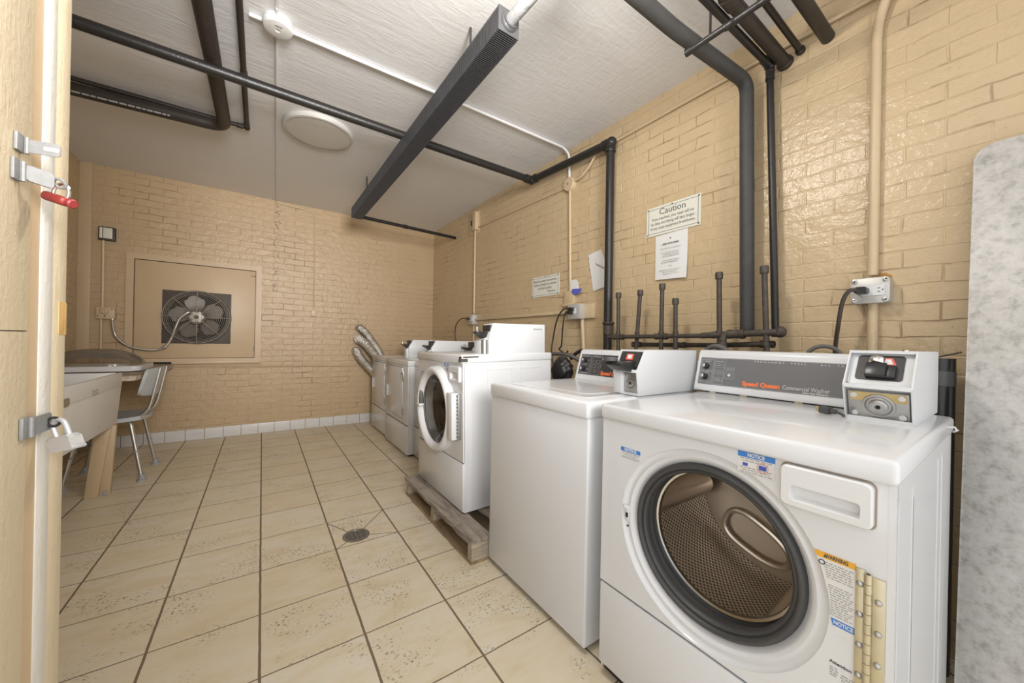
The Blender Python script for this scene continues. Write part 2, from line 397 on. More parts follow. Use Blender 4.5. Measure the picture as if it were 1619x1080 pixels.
def prism(bm, poly, axis, a0, a1, bev=0.0):
    """poly in the two remaining axes (x,z for axis y; x,y for z; y,z for x)"""
    def P(u, v, a): return Vector((a, u, v)) if axis == 'x' else Vector((u, a, v)) if axis == 'y' else Vector((u, v, a))
    A = [bm.verts.new(P(u, v, a0)) for u, v in poly]; Bv = [bm.verts.new(P(u, v, a1)) for u, v in poly]
    fs = [bm.faces.new(A), bm.faces.new(Bv[::-1])]
    n = len(poly)
    for i in range(n): fs.append(bm.faces.new((A[i], Bv[i], Bv[(i + 1) % n], A[(i + 1) % n])))
    if bev:
        es = list({e for f in fs for e in f.edges})
        bmesh.ops.bevel(bm, geom=es, offset=bev, segments=2, affect='EDGES', profile=0.5)
def rrect(cu, cv, w, h, r, n=5):
    out = []
    for sx, sy, a0 in ((1, 1, 0), (-1, 1, 90), (-1, -1, 180), (1, -1, 270)):
        for k in range(n + 1):
            a = math.radians(a0 + 90 * k / n)
            out.append((cu + sx * (w / 2 - r) + r * math.cos(a), cv + sy * (h / 2 - r) + r * math.sin(a)))
    return out
def torus(bm, c, axis, R, r, n=40, m=8, sx=1.0, sy=1.0):
    d = Vector(axis).normalized(); s, t = frame_of(d); c = Vector(c)
    tube(bm, [c + (s * math.cos(2 * PI * k / n) * sx + t * math.sin(2 * PI * k / n) * sy) * R for k in range(n)], r, m, closed=True)
def ball(bm, c, r, sub=2, sc_=(1, 1, 1)):
    rr = bmesh.ops.create_icosphere(bm, subdivisions=sub, radius=r)
    for v in rr['verts']: v.co = Vector((v.co.x * sc_[0], v.co.y * sc_[1], v.co.z * sc_[2])) + Vector(c)
def text_bm(s, size, mtx, align='CENTER', depth=0.0004, bold=0.0, width=None, shear=0.0, space=1.0):
    cu = bpy.data.curves.new('t', 'FONT'); cu.body = s; cu.size = size; cu.align_x = align; cu.align_y = 'CENTER'
    cu.extrude = depth; cu.offset = bold; cu.shear = shear; cu.space_character = space; cu.resolution_u = 3
    o = bpy.data.objects.new('t', cu); COL.objects.link(o)
    dg = bpy.context.evaluated_depsgraph_get(); dg.update()
    me = bpy.data.meshes.new_from_object(o.evaluated_get(dg))
    bm = bmesh.new(); bm.from_mesh(me)
    bpy.data.objects.remove(o); bpy.data.curves.remove(cu); bpy.data.meshes.remove(me)
    if width and bm.verts:
        xs = [v.co.x for v in bm.verts]; k = width / (max(xs) - min(xs)); x0 = {'CENTER': 0, 'RIGHT': max(xs), 'LEFT': min(xs)}[align]
        for v in bm.verts: v.co.x = x0 + (v.co.x - x0) * k
    bm.transform(mtx); return bm
def facing(o, right, up):
    r = Vector(right).normalized(); u = Vector(up).normalized(); n = r.cross(u)
    return Matrix(((r.x, u.x, n.x, o[0]), (r.y, u.y, n.y, o[1]), (r.z, u.z, n.z, o[2]), (0, 0, 0, 1)))
def onwall(x, y, z): return facing((x, y, z), (0, -1, 0), (0, 0, 1))     # writing on a face that looks along -X
def join(*bms):
    out = bmesh.new()
    for b in bms:
        me = bpy.data.meshes.new('j'); b.to_mesh(me); b.free(); out.from_mesh(me); bpy.data.meshes.remove(me)
    return out

def dashes(bm, mtx, rows, h, rnd, gap=.006):
    """illegible printed lines: rows of (x0, x1, y) broken into words"""
    for x0, x1, y in rows:
        x = x0
        while x < x1 - .002:
            w = min(rnd.uniform(.006, .02) * h / .004, x1 - x)
            box(bm, x, x + w, y - h / 2, y + h / 2, 0, .0003, mtx=mtx); x += w + gap * h / .004 * .6
# ------------------------------------------------------------------ object helpers
WL = {}
def link_mesh(name, bm, mat, origin, smooth=35):
    bmesh.ops.translate(bm, verts=bm.verts, vec=-Vector(origin))
    bmesh.ops.recalc_face_normals(bm, faces=bm.faces)
    me = bpy.data.meshes.new(name); bm.to_mesh(me); bm.free()
    for p in me.polygons: p.use_smooth = True
    me.set_sharp_from_angle(angle=math.radians(smooth))
    me.materials.append(MT[mat] if isinstance(mat, str) else mat)
    o = bpy.data.objects.new(name, me); COL.objects.link(o); return o
def tag(o, label, cat, group=None, kind=None):
    o['label'] = label; o['category'] = cat
    if group: o['group'] = group
    if kind: o['kind'] = kind
    return o
def thing(name, label, cat, loc, group=None):
    o = bpy.data.objects.new(name, None); COL.objects.link(o); o.location = loc; o.empty_display_size = 0.05
    WL[o.name] = Vector(loc); return tag(o, label, cat, group)
EACH = {'end_cap', 'drawing', 'slot', 'tee_fitting', 'elbow', 'corner_screw', 'hinge_screw', 'screw', 'rivet', 'console_clip', 'hinge', 'pin', 'punch_hole', 'hanger_rod', 'connector', 'screw_hole', 'prong'}
def islands(bm):
    seen, out = set(), []
    bm.verts.ensure_lookup_table()
    for v in bm.verts:
        if v in seen: continue
        st, isl = [v], {v}
        while st:
            a = st.pop()
            for e in a.link_edges:
                c = e.other_vert(a)
                if c not in isl: isl.add(c); st.append(c)
        seen |= isl; out.append(isl)
    return out
def part(name, bm, mat, parent, label=None, smooth=35):
    if name in EACH:
        isl = islands(bm)
        if len(isl) > 1:
            idx = [{v.index for v in i} for i in isl]; bm.verts.index_update(); idx = [{v.index for v in i} for i in isl]; o = None
            for keep in idx:
                c = bm.copy(); c.verts.ensure_lookup_table()
                bmesh.ops.delete(c, geom=[v for v in c.verts if v.index not in keep], context='VERTS')
                o = part(name, c, mat, parent, label, smooth)
            bm.free(); return o
    o = link_mesh(name, bm, mat, WL[parent.name], smooth); o.parent = parent; WL[o.name] = WL[parent.name]
    if label: o['label'] = label
    return o
def solo(name, label, cat, bm, mat, group=None, smooth=35):
    xs = [v.co for v in bm.verts]
    c = Vector(((min(v.x for v in xs) + max(v.x for v in xs)) / 2, (min(v.y for v in xs) + max(v.y for v in xs)) / 2, min(v.z for v in xs)))
    o = link_mesh(name, bm, mat, c, smooth); o.location = c; WL[o.name] = c
    return tag(o, label, cat, group)
def struct(name, bm, mat, label=None):
    o = link_mesh(name, bm, mat, (0, 0, 0)); o['kind'] = 'structure'; WL[o.name] = Vector((0, 0, 0))
    if label: o['label'] = label
    return o
def dup(src, loc, label):
    d = Vector(loc) - src.location
    r = src.copy(); COL.objects.link(r); r.location = loc; WL[r.name] = Vector(loc); r['label'] = label
    def rec(a, b):
        for ch in list(a.children):
            c = ch.copy(); COL.objects.link(c); c.parent = b; WL[c.name] = WL[r.name]; rec(ch, c)
    rec(src, r); return r

# ------------------------------------------------------------------ room shell
RX, BY, LX, CZ = 2.68, 2.637, -0.77, 2.68
NY = -3.4
b = B(); box(b, LX - 0.1, RX + 0.1, NY, BY + 0.1, -0.1, 0.0); struct('floor', b, 'floor', 'cream travertine-look square floor tiles with brown grout')
b = B(); box(b, LX - 0.1, RX + 0.1, NY, BY + 0.1, CZ, CZ + 0.1); struct('ceiling', b, 'ceiling', 'grey white plaster ceiling')
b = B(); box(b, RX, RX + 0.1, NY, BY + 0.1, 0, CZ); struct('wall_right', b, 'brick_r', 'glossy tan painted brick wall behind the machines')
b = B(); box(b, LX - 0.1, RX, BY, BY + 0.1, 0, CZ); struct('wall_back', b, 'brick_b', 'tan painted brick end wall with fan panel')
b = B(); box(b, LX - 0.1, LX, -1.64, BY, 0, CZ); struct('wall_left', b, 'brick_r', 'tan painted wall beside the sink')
b = B(); box(b, LX - 0.1, 0.352, -1.64, -1.4392, 0, CZ); struct('wall_front', b, 'cream', 'cream painted wall ending at the doorway')
b = B(); box(b, -0.775, -0.69, BY - 0.012, BY, 0, CZ, 0.003); struct('trim_1', b, 'paint', 'smooth tan corner strip')
# doorway edge: stepped boards on the end of the front wall
b = B()
for za, zb in ((0, 1.102), (1.1035, CZ)): prism(b, [(0.350, -1.66), (0.3622, -1.66), (0.3622, -1.5655), (0.3612, -1.5632), (0.350, -1.5632)], 'z', za, zb)
struct('trim_2', b, 'cream', 'cream door casing board with a crack across it')
b = B(); prism(b, [(0.350, -1.5305), (0.3608, -1.5305), (0.3615, -1.529), (0.3616, -1.494), (0.3608, -1.4920), (0.350, -1.4920)], 'z', 0, CZ)
struct('trim_3', b, 'chipped', 'white chipped door stop strip')
b = B(); box(b, 0.350, 0.3600, -1.5632, -1.5305, 0, CZ); struct('trim_6', b, 'paint', 'tan recessed strip between the casing and the door stop')
b = B(); box(b, 0.350, 0.3600, -1.4920, -1.4390, 0, CZ, 0.002)
struct('trim_4', b, 'cream', 'cream door jamb strip')
b = B(); box(b, 0.350, 0.3606, -1.466, -1.4386, 1.098, 1.152); struct('trim_5', b, 'bare', 'bare wood patch on the door jamb')
b = B(); box(b, -0.69, 1.9, BY - 0.012, BY, 0, 0.112, 0.003); struct('baseboard_back', b, 'basetile', 'row of white base tiles')
b = B(); box(b, 1.9, RX, BY - 0.012, BY, 0, 0.112, 0.003); struct('baseboard_right', b, 'basetile')
# painted-over ceiling ridge between plaster panels
b = B(); prism(b, [(-0.012, CZ), (0.012, CZ), (0.006, CZ - 0.006), (-0.006, CZ - 0.006)], 'x', 0, 1)
b.free()

# ------------------------------------------------------------------ ceiling things
def pipe_thing(name, label, cat, specs, loc, group=None):
    """specs: list of (part name, mat, [callables adding to bm])"""
    t = thing(name, label, cat, loc, group)
    for pn, mat, fn in specs:
        b = B(); fn(b); part(pn, b, mat, t)
    return t
def coupling(b, c, axis, r, L=0.05):
    c = Vector(c); d = Vector(axis).normalized()
    lathe(b, c - d * L / 2, d, [(0, r * 0.9), (0, r * 1.22), (L * .2, r * 1.28), (L * .25, r * 1.16), (L * .75, r * 1.16), (L * .8, r * 1.28), (L, r * 1.22), (L, r * 0.9)], 18)

# long steam pipe crossing the ceiling, along the wall and down behind the top loader
R1 = 0.029
def pA(b): tube(b, [(LX, 0.119, 2.515), (2.585, 0.190, 2.545)], R1, 18)
def pB(b): tube(b, [(2.585, 0.190, 2.545), (2.606, -0.69, 2.50)], R1, 18)
def pC(b): tube(b, [(2.60, -0.69, 2.50), (2.60, -0.705, 0.0)], R1, 18)
def pE(b):
    ball(b, (2.585, 0.190, 2.545), 0.04, 2); coupling(b, (2.535, 0.189, 2.545), (1, 0, 0), R1, .04); coupling(b, (2.587, 0.135, 2.542), (0, 1, 0), R1, .04)
    ball(b, (2.606, -0.69, 2.50), 0.039, 2); coupling(b, (2.606, -0.64, 2.502), (0, 1, 0), R1, .035); coupling(b, (2.60, -0.69, 2.445), (0, 0, 1), R1, .035)
pipe_thing('steam_pipe', 'black steel pipe crossing the ceiling, turning along the right wall and dropping beside the paper', 'pipe',
           [('ceiling_run', 'black', pA), ('wall_run', 'black', pB), ('drop', 'black', pC), ('elbow', 'black', pE),
            ('joint_tape', 'iron', lambda b: (lathe(b, (2.60, -0.703, 1.165), (0, 0, 1), [(0, R1), (0, R1 * 1.3), (.02, R1 * 1.15), (.045, R1 * 1.25), (.06, R1 * 1.1), (.075, R1 * 1.45), (.085, R1 * 1.4), (.085, R1)], 18)))], (2.6, -0.7, 0))

# finned radiator
t = thing('finned_radiator', 'long grey finned-tube radiator hung under the ceiling', 'radiator', (1.46, 0.35, 2.39))
p0, p1 = Vector((1.476, -1.085, 2.463)), Vector((1.443, 1.77, 2.437))
b = B(); n = 285; dd = (p1 - p0)
for i in range(n + 1):
    c = p0 + dd * (i / n); h = 0.052
    box(b, c.x - h, c.x + h, c.y - 0.0018, c.y + 0.0018, c.z - h, c.z + h)
part('fin_stack', b, 'fin', t)
b = B(); tube(b, [p0 - Vector((0, 0.02, 0)), p1 + Vector((0, 0.01, 0))], 0.032, 12)
part('core_tube', b, 'fin', t)
b = B(); lathe(b, p0 + Vector((0, -0.003, 0)), (0, -1, 0), [(0, .04), (.006, .038), (.012, .032), (.012, .026)], 24); part('collar', b, 'fin', t)
b = B(); tube(b, bend([p0, p0 + Vector((0.022, -0.29, 0.012)), (p0.x + .022, p0.y - .30, CZ)], .05), 0.025, 18)
lathe(b, p0 + Vector((0.02, -0.2, 0.009)), (0.05, -1, 0), [(0, .024), (0.003, .029), (.05, .029), (.053, .024)], 18)
part('wrapped_pipe', b, 'wrap', t, 'white wrapped feed pipe')
b = B(); tube(b, bend([p1 - Vector((0, .01, 0)), (1.45, 1.80, 2.425), (2.68, 1.92, 2.435)], .02), 0.019, 14); coupling(b, (2.0, 1.856, 2.43), (1, .1, 0), .019, .05)
part('return_pipe', b, 'black', t, 'thin black return pipe')
b = B()
for f in (0.12, 0.85):
    c = p0 + dd * f
    tube(b, [(c.x, c.y, c.z + .05), (c.x, c.y, CZ)], 0.006, 8)
part('hanger_rod', b, 'fin', t)

# pair of pipes at the left
t = thing('drain_pipe', 'thick dark brown pipe making a corner at upper left of the ceiling', 'pipe', (0.0, 1.0, 2.58))
b = B(); tube(b, bend([(0.379, -2.6, 2.600), (0.389, 0.951, 2.600), (LX, 1.035, 2.600)], 0.10, 8), 0.039, 20); part('run', b, 'brownpipe', t)
b = B(); rn = random.Random(21); m = facing((-.16, 0.9908 - .0281, 2.600 - .0281), (1, -.0736, 0), Vector((1, -.0736, 0)).cross(Vector((0, -.7071, -.7071))) * -1)
dashes(b, m, [(-.26, .26, 0)], .010, rn, .004); part('faded_print', b, 'inkpale', t)

t = thing('water_pipe', 'thin black pipe running beside the thick brown pipe at upper left', 'pipe', (0.53, 0.98, 2.64))
b = B(); tube(b, [(0.528, -2.4, 2.658), (0.514, 0.982, 2.658)], 0.0150, 14); tube(b, [(0.514, 0.982, 2.658), (LX, 1.000, 2.658)], 0.0150, 14); part('run', b, 'brownpipe', t)
b = B(); ball(b, (0.514, 0.982, 2.657), 0.021, 2); coupling(b, (0.514, 0.938, 2.657), (0, 1, 0), .015, .035); coupling(b, (0.472, 0.983, 2.657), (1, 0, 0), .015, .035); coupling(b, (0.518, 0.30, 2.657), (0, 1, 0), .015, .03)
part('elbow', b, 'brownpipe', t)

# pipes at the upper right
solo('insulated_pipe', 'thick black foam-covered pipe bending down the right wall', 'pipe',
     (lambda b: (tube(b, bend([(0.5, -1.46, 2.46), (2.05, -1.49, 2.445), (2.585, -1.553, 2.41), (2.585, -1.578, 1.165)], 0.06, 7), 0.031, 20), b)[1])(B()), 'insul')
t = thing('riser_pipe', 'slim black pipe dropping to the manifold, just right of the insulated pipe', 'pipe', (2.62, -1.66, 1.1))
b = B(); tube(b, [(0.6, -1.60, 2.47), (2.62, -1.638, 2.455)], 0.0155, 14); tube(b, [(2.62, -1.638, 2.455), (2.62, -1.685, 1.15)], 0.0155, 14); part('run', b, 'black', t)
b = B(); ball(b, (2.62, -1.638, 2.455), 0.024, 2); coupling(b, (2.62, -1.640, 2.41), (0, 0, 1), .0155, .05); coupling(b, (2.575, -1.637, 2.456), (1, 0, 0), .0155, .04); part('elbow', b, 'black', t)
b = B(); tube(b, [(0.7, -1.668, 2.485), (RX, -1.682, 2.466)], 0.027, 20); lathe(b, (RX - .022, -1.682, 2.466), (1, 0, 0), [(0, .027), (.004, .032), (.020, .034)], 20)
lathe(b, (2.10, -1.676, 2.473), (1, 0, 0), [(0, .027), (0, .031), (.07, .031), (.07, .027)], 20)
solo('waste_pipe', 'fat dirty brown pipe entering the wall between two slim black pipes', 'pipe', b, 'brownpipe')
b = B(); tube(b, [(0.7, -1.752, 2.50), (RX, -1.742, 2.487)], 0.0130, 14); lathe(b, (RX - .02, -1.742, 2.487), (1, 0, 0), [(0, .013), (.004, .019), (.02, .019)], 16)
solo('supply_pipe', 'slim black pipe entering the wall right of the fat brown pipe', 'pipe', b, 'black')
b = B(); tube(b, [(0.7, -1.832, 2.475), (RX, -1.840, 2.482)], 0.025, 20)
solo('vent_pipe', 'thick brown pipe entering the wall nearest the tan conduit', 'pipe', b, 'brownpipe')
t = thing('pipe_hanger', 'black rod hanger crossing beneath the pipes at upper right', 'hanger', (2.15, -1.7, 2.38))
b = B(); tube(b, [(2.13, -1.515, 2.372), (2.16, -2.3, 2.405)], 0.0125, 14); part('rod', b, 'black', t)
b = B(); lathe(b, (2.1285, -1.50, 2.3715), (0.03, -1, 0.03), [(0, .004), (0, .016), (.03, .016), (.032, .0125)], 16, cap0=True); coupling(b, (2.138, -1.68, 2.379), (0, 1, 0), .0125, .05); part('end_cap', b, 'black', t)
b = B(); tube(b, [(2.135, -1.60, 2.375), (2.135, -1.60, CZ)], .005, 8); tube(b, [(2.15, -1.95, 2.39), (2.15, -1.95, CZ)], .005, 8); part('hanger_rod', b, 'black', t)

# white conduit, detector, disc
b = B(); tube(b, bend([(0.555, -0.187, CZ - .012), (1.5, -0.205, CZ - .012), (2.60, -0.212, CZ - .012), (2.655, -0.215, CZ - .05), (2.664, -0.218, 2.40)], .04), 0.0095, 10)
solo('ceiling_conduit', 'thin white conduit crossing the ceiling from detector to round box', 'conduit', b, 'ceiling')
b = B(); tube(b, [(0.665, -0.30, CZ - .008), (0.742, BY - .01, CZ - .008)], 0.0075, 8); box(b, .66, .672, -2.2, -.2, CZ - .012, CZ)
solo('ceiling_cable', 'thin painted cable strip running from detector toward the end wall', 'conduit', b, 'ceiling')
t = thing('smoke_detector', 'round white smoke detector on the ceiling', 'smoke detector', (0.672, -0.205, CZ - .045))
c = (0.672, -0.205, CZ)
b = B(); lathe(b, c, (0, 0, -1), [(0, .060), (.016, .060), (.018, .056)], 36); part('mount_base', b, 'detector', t)
b = B(); lathe(b, c, (0, 0, -1), [(.012, .058), (.018, .066), (.034, .066), (.043, .060), (.046, .05), (.047, .012), (.044, .010), (.044, 0.0001)], 40); part('sensor_cover', b, 'detector', t)
b = B(); box(b, .66, .69, -.236, -.233, CZ - .0475, CZ - .046); part('test_button', b, 'seam', t)
t = thing('ceiling_light', 'large unlit round white ceiling light', 'ceiling light', (0.955, 0.745, CZ - .04))
c = (0.965, 0.735, CZ)
b = B(); lathe(b, c, (0, 0, -1), [(0, .232), (.02, .240), (.032, .234), (.036, .222)], 56); part('rim', b, 'lightdisc', t)
b = B(); lathe(b, c, (0, 0, -1), [(.03, .228), (.036, .18), (.042, .12), (.044, .0002)], 56); part('diffuser', b, 'lightdisc', t)

# ------------------------------------------------------------------ right wall: conduits, boxes, cords
def wallbox(bm, y0, y1, z0, z1, d, bev=0.004): box(bm, RX - d, RX, y0, y1, z0, z1, bev)
b = B(); tube(b, [(2.665, -0.222, 2.40), (2.665, -0.255, 1.43)], 0.011, 12)
solo('conduit', 'tan vertical conduit from round junction box to the middle outlet', 'conduit', b, 'paint_light')
t = thing('junction_box', 'round tan junction box high on the right wall', 'junction box', (2.66, -0.222, 2.32))
b = B(); lathe(b, (RX, -0.222, 2.385), (-1, 0, 0), [(0, .056), (.03, .056), (.036, .052), (.038, .0002)], 28); part('body', b, 'paint_light', t)
b = B(); ball(b, (RX - .038, -.222, 2.385), .007, 1); part('screw', b, 'seam', t)
b = B(); tube(b, smoothpath([(2.66, -0.275, 2.395), (2.655, -.36, 2.40), (2.652, -.45, 2.45), (2.652, -.53, 2.53), (2.66, -.62, 2.545)], 6), .0095, 10)
solo('conduit', 'curved tan cable looping from the round box to the black pipe corner', 'conduit', b, 'paint_light')
b = B(); tube(b, [(2.667, -0.62, 2.535), (2.667, -1.2, 2.54), (2.667, -2.9, 2.54)], .0085, 10)
solo('conduit', 'tan conduit along the top of the right wall', 'conduit', b, 'paint_light')
b = B(); tube(b, [(2.668, -0.27, 2.375), (2.668, 1.36, 2.42)], .0085, 10)
solo('conduit', 'tan conduit from round box toward the far corner switch box', 'conduit', b, 'paint_light')
t = thing('switch_box', 'tan box with small black opening near the far ceiling corner', 'box', (2.64, 1.4, 2.42))
b = B(); wallbox(b, 1.28, 1.56, 2.36, 2.62, .006, .002); part('back_plate', b, 'paint_light', t)
b = B(); wallbox(b, 1.30, 1.38, 2.39, 2.60, .05); part('box_body', b, 'paint_light', t)
b = B(); wallbox(b, 1.44, 1.49, 2.48, 2.54, .008, .001); part('opening', b, 'gapm', t)
b = B(); tube(b, [(2.662, 1.355, 2.40), (2.662, 1.345, 1.42)], .012, 10)
solo('conduit', 'tan vertical conduit under the far corner switch box', 'conduit', b, 'paint_light')
b = B(); tube(b, [(2.662, 1.345, 1.29), (2.662, 1.34, 0.2)], .009, 10)
solo('conduit', 'thin tan conduit under the far grey outlet behind the dryers', 'conduit', b, 'paint_light')
b = B(); box(b, 2.652, RX, -0.22, 1.30, 1.335, 1.360, .003)
solo('raceway', 'tan surface raceway joining the two outlets on the right wall', 'raceway', b, 'paint_light')
def duplex(parent, x, y, z, mat='plastic'):
    b = B(); prism(b, rrect(y, z, .068, .042, .006), 'x', x - .004, x + .002)
    o = part('receptacle', b, mat, parent)
    b = B()
    for s in (-1, 1):
        for dz in (-.007, .007): box(b, x - .0045, x - .002, y + s * .018 - .004, y + s * .018 + .004, z + dz - .0012, z + dz + .0012)
        box(b, x - .0045, x - .002, y + s * .029 - .002, y + s * .029 + .002, z - .002, z + .002)
    part('slot', b, 'gapm', o)
t = thing('outlet_box', 'grey outlet box at the far end of the raceway', 'outlet', (2.64, 1.34, 1.29))
b = B(); wallbox(b, 1.295, 1.40, 1.29, 1.405, .06); part('box_body', b, 'grey_box', t); duplex(t, RX - .061, 1.345, 1.35)
t2 = thing('power_cord', 'dark cord hanging from the far outlet down behind the dryers', 'cord', (2.58, 1.45, 1.0))
b = B(); box(b, 2.575, 2.62, 1.355, 1.385, 1.34, 1.37, .006); part('plug', b, 'cord', t2)
b = B(); tube(b, smoothpath([(2.58, 1.37, 1.355), (2.55, 1.45, 1.355), (2.54, 1.56, 1.28), (2.55, 1.60, 1.15), (2.57, 1.56, 1.0), (2.58, 1.5, .6)]), .006, 8); part('cable', b, 'cord', t2)
# middle outlet
t = thing('outlet_box', 'grey outlet box with two black plugs in the middle of the right wall', 'outlet', (2.63, -0.37, 1.29))
b = B(); wallbox(b, -.43, -.30, 1.285, 1.40, .085); part('box_body', b, 'grey_box', t)
b = B(); wallbox(b, -.52, -.40, 1.29, 1.40, .035); part('extension_box', b, 'paint_light', t, 'tan extension box')
duplex(t, RX - .086, -.355, 1.345)
b = B(); wallbox(b, -.30, -.19, 1.41, 1.52, .025); wallbox(b, -.30, -.17, 1.395, 1.42, .03); part('upper_box', b, 'paint_light', t, 'tan upper box')
b = B(); tube(b, [(2.655, -.40, 1.285), (2.66, -.425, .95), (2.66, -.43, .3)], .016, 12)
solo('conduit', 'tan conduit below the middle outlet', 'conduit', b, 'paint_light')
for k, (pts, lab) in enumerate((([(2.59, -.34, 1.36), (2.55, -.30, 1.36), (2.54, -.24, 1.28), (2.55, -.19, 1.15), (2.55, -.17, 1.02), (2.56, -.19, .9)], 'black cord arcing from middle outlet to the washer behind'),
                                ([(2.59, -.345, 1.335), (2.56, -.31, 1.33), (2.555, -.29, 1.2), (2.56, -.275, 1.08), (2.55, -.26, 1.05), (2.55, -.33, 1.02), (2.55, -.36, 1.04)], 'black cord hanging straight from middle outlet and curling at its end'))):
    t2 = thing('power_cord', lab, 'cord', pts[-1])
    z = pts[0][2]; b = B(); box(b, 2.555, 2.60, -.375 + .01 * k, -.335 + .01 * k, z - .013, z + .013, .006); part('plug', b, 'knobblack', t2)
    b = B(); tube(b, smoothpath(pts), .0058, 8); part('cable', b, 'knobblack', t2)
# near conduit and outlet
b = B(); tube(b, bend([(2.45, -2.34, CZ - .02), (2.64, -2.05, 2.56), (2.66, -2.0, 2.42), (2.66, -2.003, 1.40)], .1, 8), .0165, 14)
solo('conduit', 'thick tan conduit rising from near outlet and bending at the ceiling', 'conduit', b, 'paint_light')
b = B(); tube(b, [(2.66, -2.005, 1.30), (2.66, -2.01, 0.1)], .0165, 14)
solo('conduit', 'thick tan conduit below the near outlet', 'conduit', b, 'paint_light')
t = thing('outlet_box', 'grey metal outlet box with rounded corners above the nearest washer', 'outlet', (2.64, -2.0, 1.285))
b = B(); prism(b, rrect(-2.003, 1.335, .112, .100, .012), 'x', RX - .065, RX, .003); part('box_body', b, 'grey_box', t)
b = B()
for sy in (-1, 1):
    for sz in (-1, 1): lathe(b, (RX - .066, -2.003 + sy * .045, 1.335 + sz * .039), (-1, 0, 0), [(0, .009), (.002, .009), (.003, .005), (.001, .0002)], 12)
part('corner_screw', b, 'steel', t)
b = B(); ball(b, (RX - .067, -2.048, 1.378), .0035, 1); ball(b, (RX - .067, -1.958, 1.372), .0035, 1); ball(b, (RX - .067, -2.048, 1.296), .0035, 1); part('screw_hole', b, 'gapm', t)
duplex(t, RX - .066, -2.012, 1.335)
b = B(); prism(b, [(-2.012, 1.386), (-2.014, 1.405), (-2.022, 1.412), (-2.030, 1.407), (-2.038, 1.409), (-2.045, 1.401), (-2.052, 1.399), (-2.057, 1.388)], 'x', RX - .003, RX); part('rust_patch', b, 'rust', t, 'orange rust bloom above the box')
t2 = thing('power_cord', 'brown cord plugged into near outlet and dropping behind the nearest washer', 'cord', (2.6, -1.92, 1.0))
b = B(); prism(b, rrect(-1.985, 1.333, .036, .026, .008), 'x', 2.565, 2.614, .004); part('plug', b, 'knobblack', t2)
b = B(); tube(b, smoothpath([(2.575, -1.98, 1.333), (2.56, -1.955, 1.333), (2.56, -1.935, 1.29), (2.575, -1.92, 1.2), (2.60, -1.905, 1.08), (2.60, -1.90, .8)]), .0075, 10); part('cable', b, 'cord', t2)

# ------------------------------------------------------------------ pipe manifold behind the washers
t = thing('pipe_manifold', 'grimy iron pipe manifold with capped upright stubs behind the near washers', 'pipe manifold', (2.52, -1.25, 0))
b = B(); tube(b, [(2.50, -0.79, 1.145), (2.50, -1.45, 1.153)], .0125, 14); tube(b, [(2.50, -1.40, 1.153), (2.50, -1.735, 1.168)], .0155, 14)
part('upper_header', b, 'iron', t)
b = B(); tube(b, [(2.55, -0.95, 1.10), (2.55, -1.45, 1.105)], .0125, 14); tube(b, [(2.55, -1.45, 1.105), (2.52, -1.70, 1.115)], .0125, 14); part('lower_header', b, 'iron', t)
b = B()
for y, z, x in ((-.872, 1.145, 2.5), (-1.171, 1.149, 2.5), (-1.487, 1.156, 2.5)): 
    coupling(b, (x, y, z), (0, 1, 0), .0145, .075)
for y, z in ((-.98, 1.10), (-1.262, 1.102), (-1.68, 1.114)): coupling(b, (2.54, y, z), (0, 1, 0), .0135, .06)
coupling(b, (2.50, -1.565, 1.16), (0, 1, 0), .018, .075); ball(b, (2.54, -1.73, 1.17), .026, 2); tube(b, [(2.50, -1.73, 1.168), (2.62, -1.69, 1.172)], .0145, 12)
part('tee_fitting', b, 'iron', t)
for i, (x, y0, y1, z0, z1) in enumerate(((2.5, -.874, -.865, .86, 1.415), (2.53, -.97, -1.005, .86, 1.42), (2.5, -1.171, -1.171, .86, 1.435), (2.5, -1.263, -1.253, .86, 1.345), (2.5, -1.493, -1.481, 1.0, 1.455), (2.5, -1.703, -1.678, .86, 1.455))):
    b = B(); tube(b, [(x, y0, z0), (x, y1, z1)], .0118, 14); coupling(b, (x, y0 + (y1 - y0) * .53, 1.162 if i != 5 else 1.12), (0, 0, 1), .0125, .03)
    r = part('riser', b, 'iron', t)
    b = B(); lathe(b, (x, y1, z1 - .02), (0, 0, 1), [(0, .0118), (0, .0165), (.006, .0178), (.026, .0178), (.034, .0158), (.034, .0002)], 16); part('pipe_cap', b, 'iron', r)
b = B(); lathe(b, (2.47, -1.515, 1.125), (0, 0, -1), [(0, .02), (.03, .024), (.05, .03), (.05, .01)], 16); tube(b, [(2.49, -1.515, 1.15), (2.47, -1.515, 1.12)], .016, 10); part('valve', b, 'iron', t)
b = B(); torus(b, (2.43, -1.515, 1.04), (1, 0, .25), .062, .012, 32, 10)
solo('hose', 'grey coiled hose hanging behind the nearest console', 'hose', b, 'rubberhose')
b = B(); torus(b, (2.46, -1.905, 1.055), (1, 0.2, 0), .055, .008, 32, 10)
solo('hose', 'dark cable loop peeking over the nearest coin box', 'hose', b, 'rubberhose')

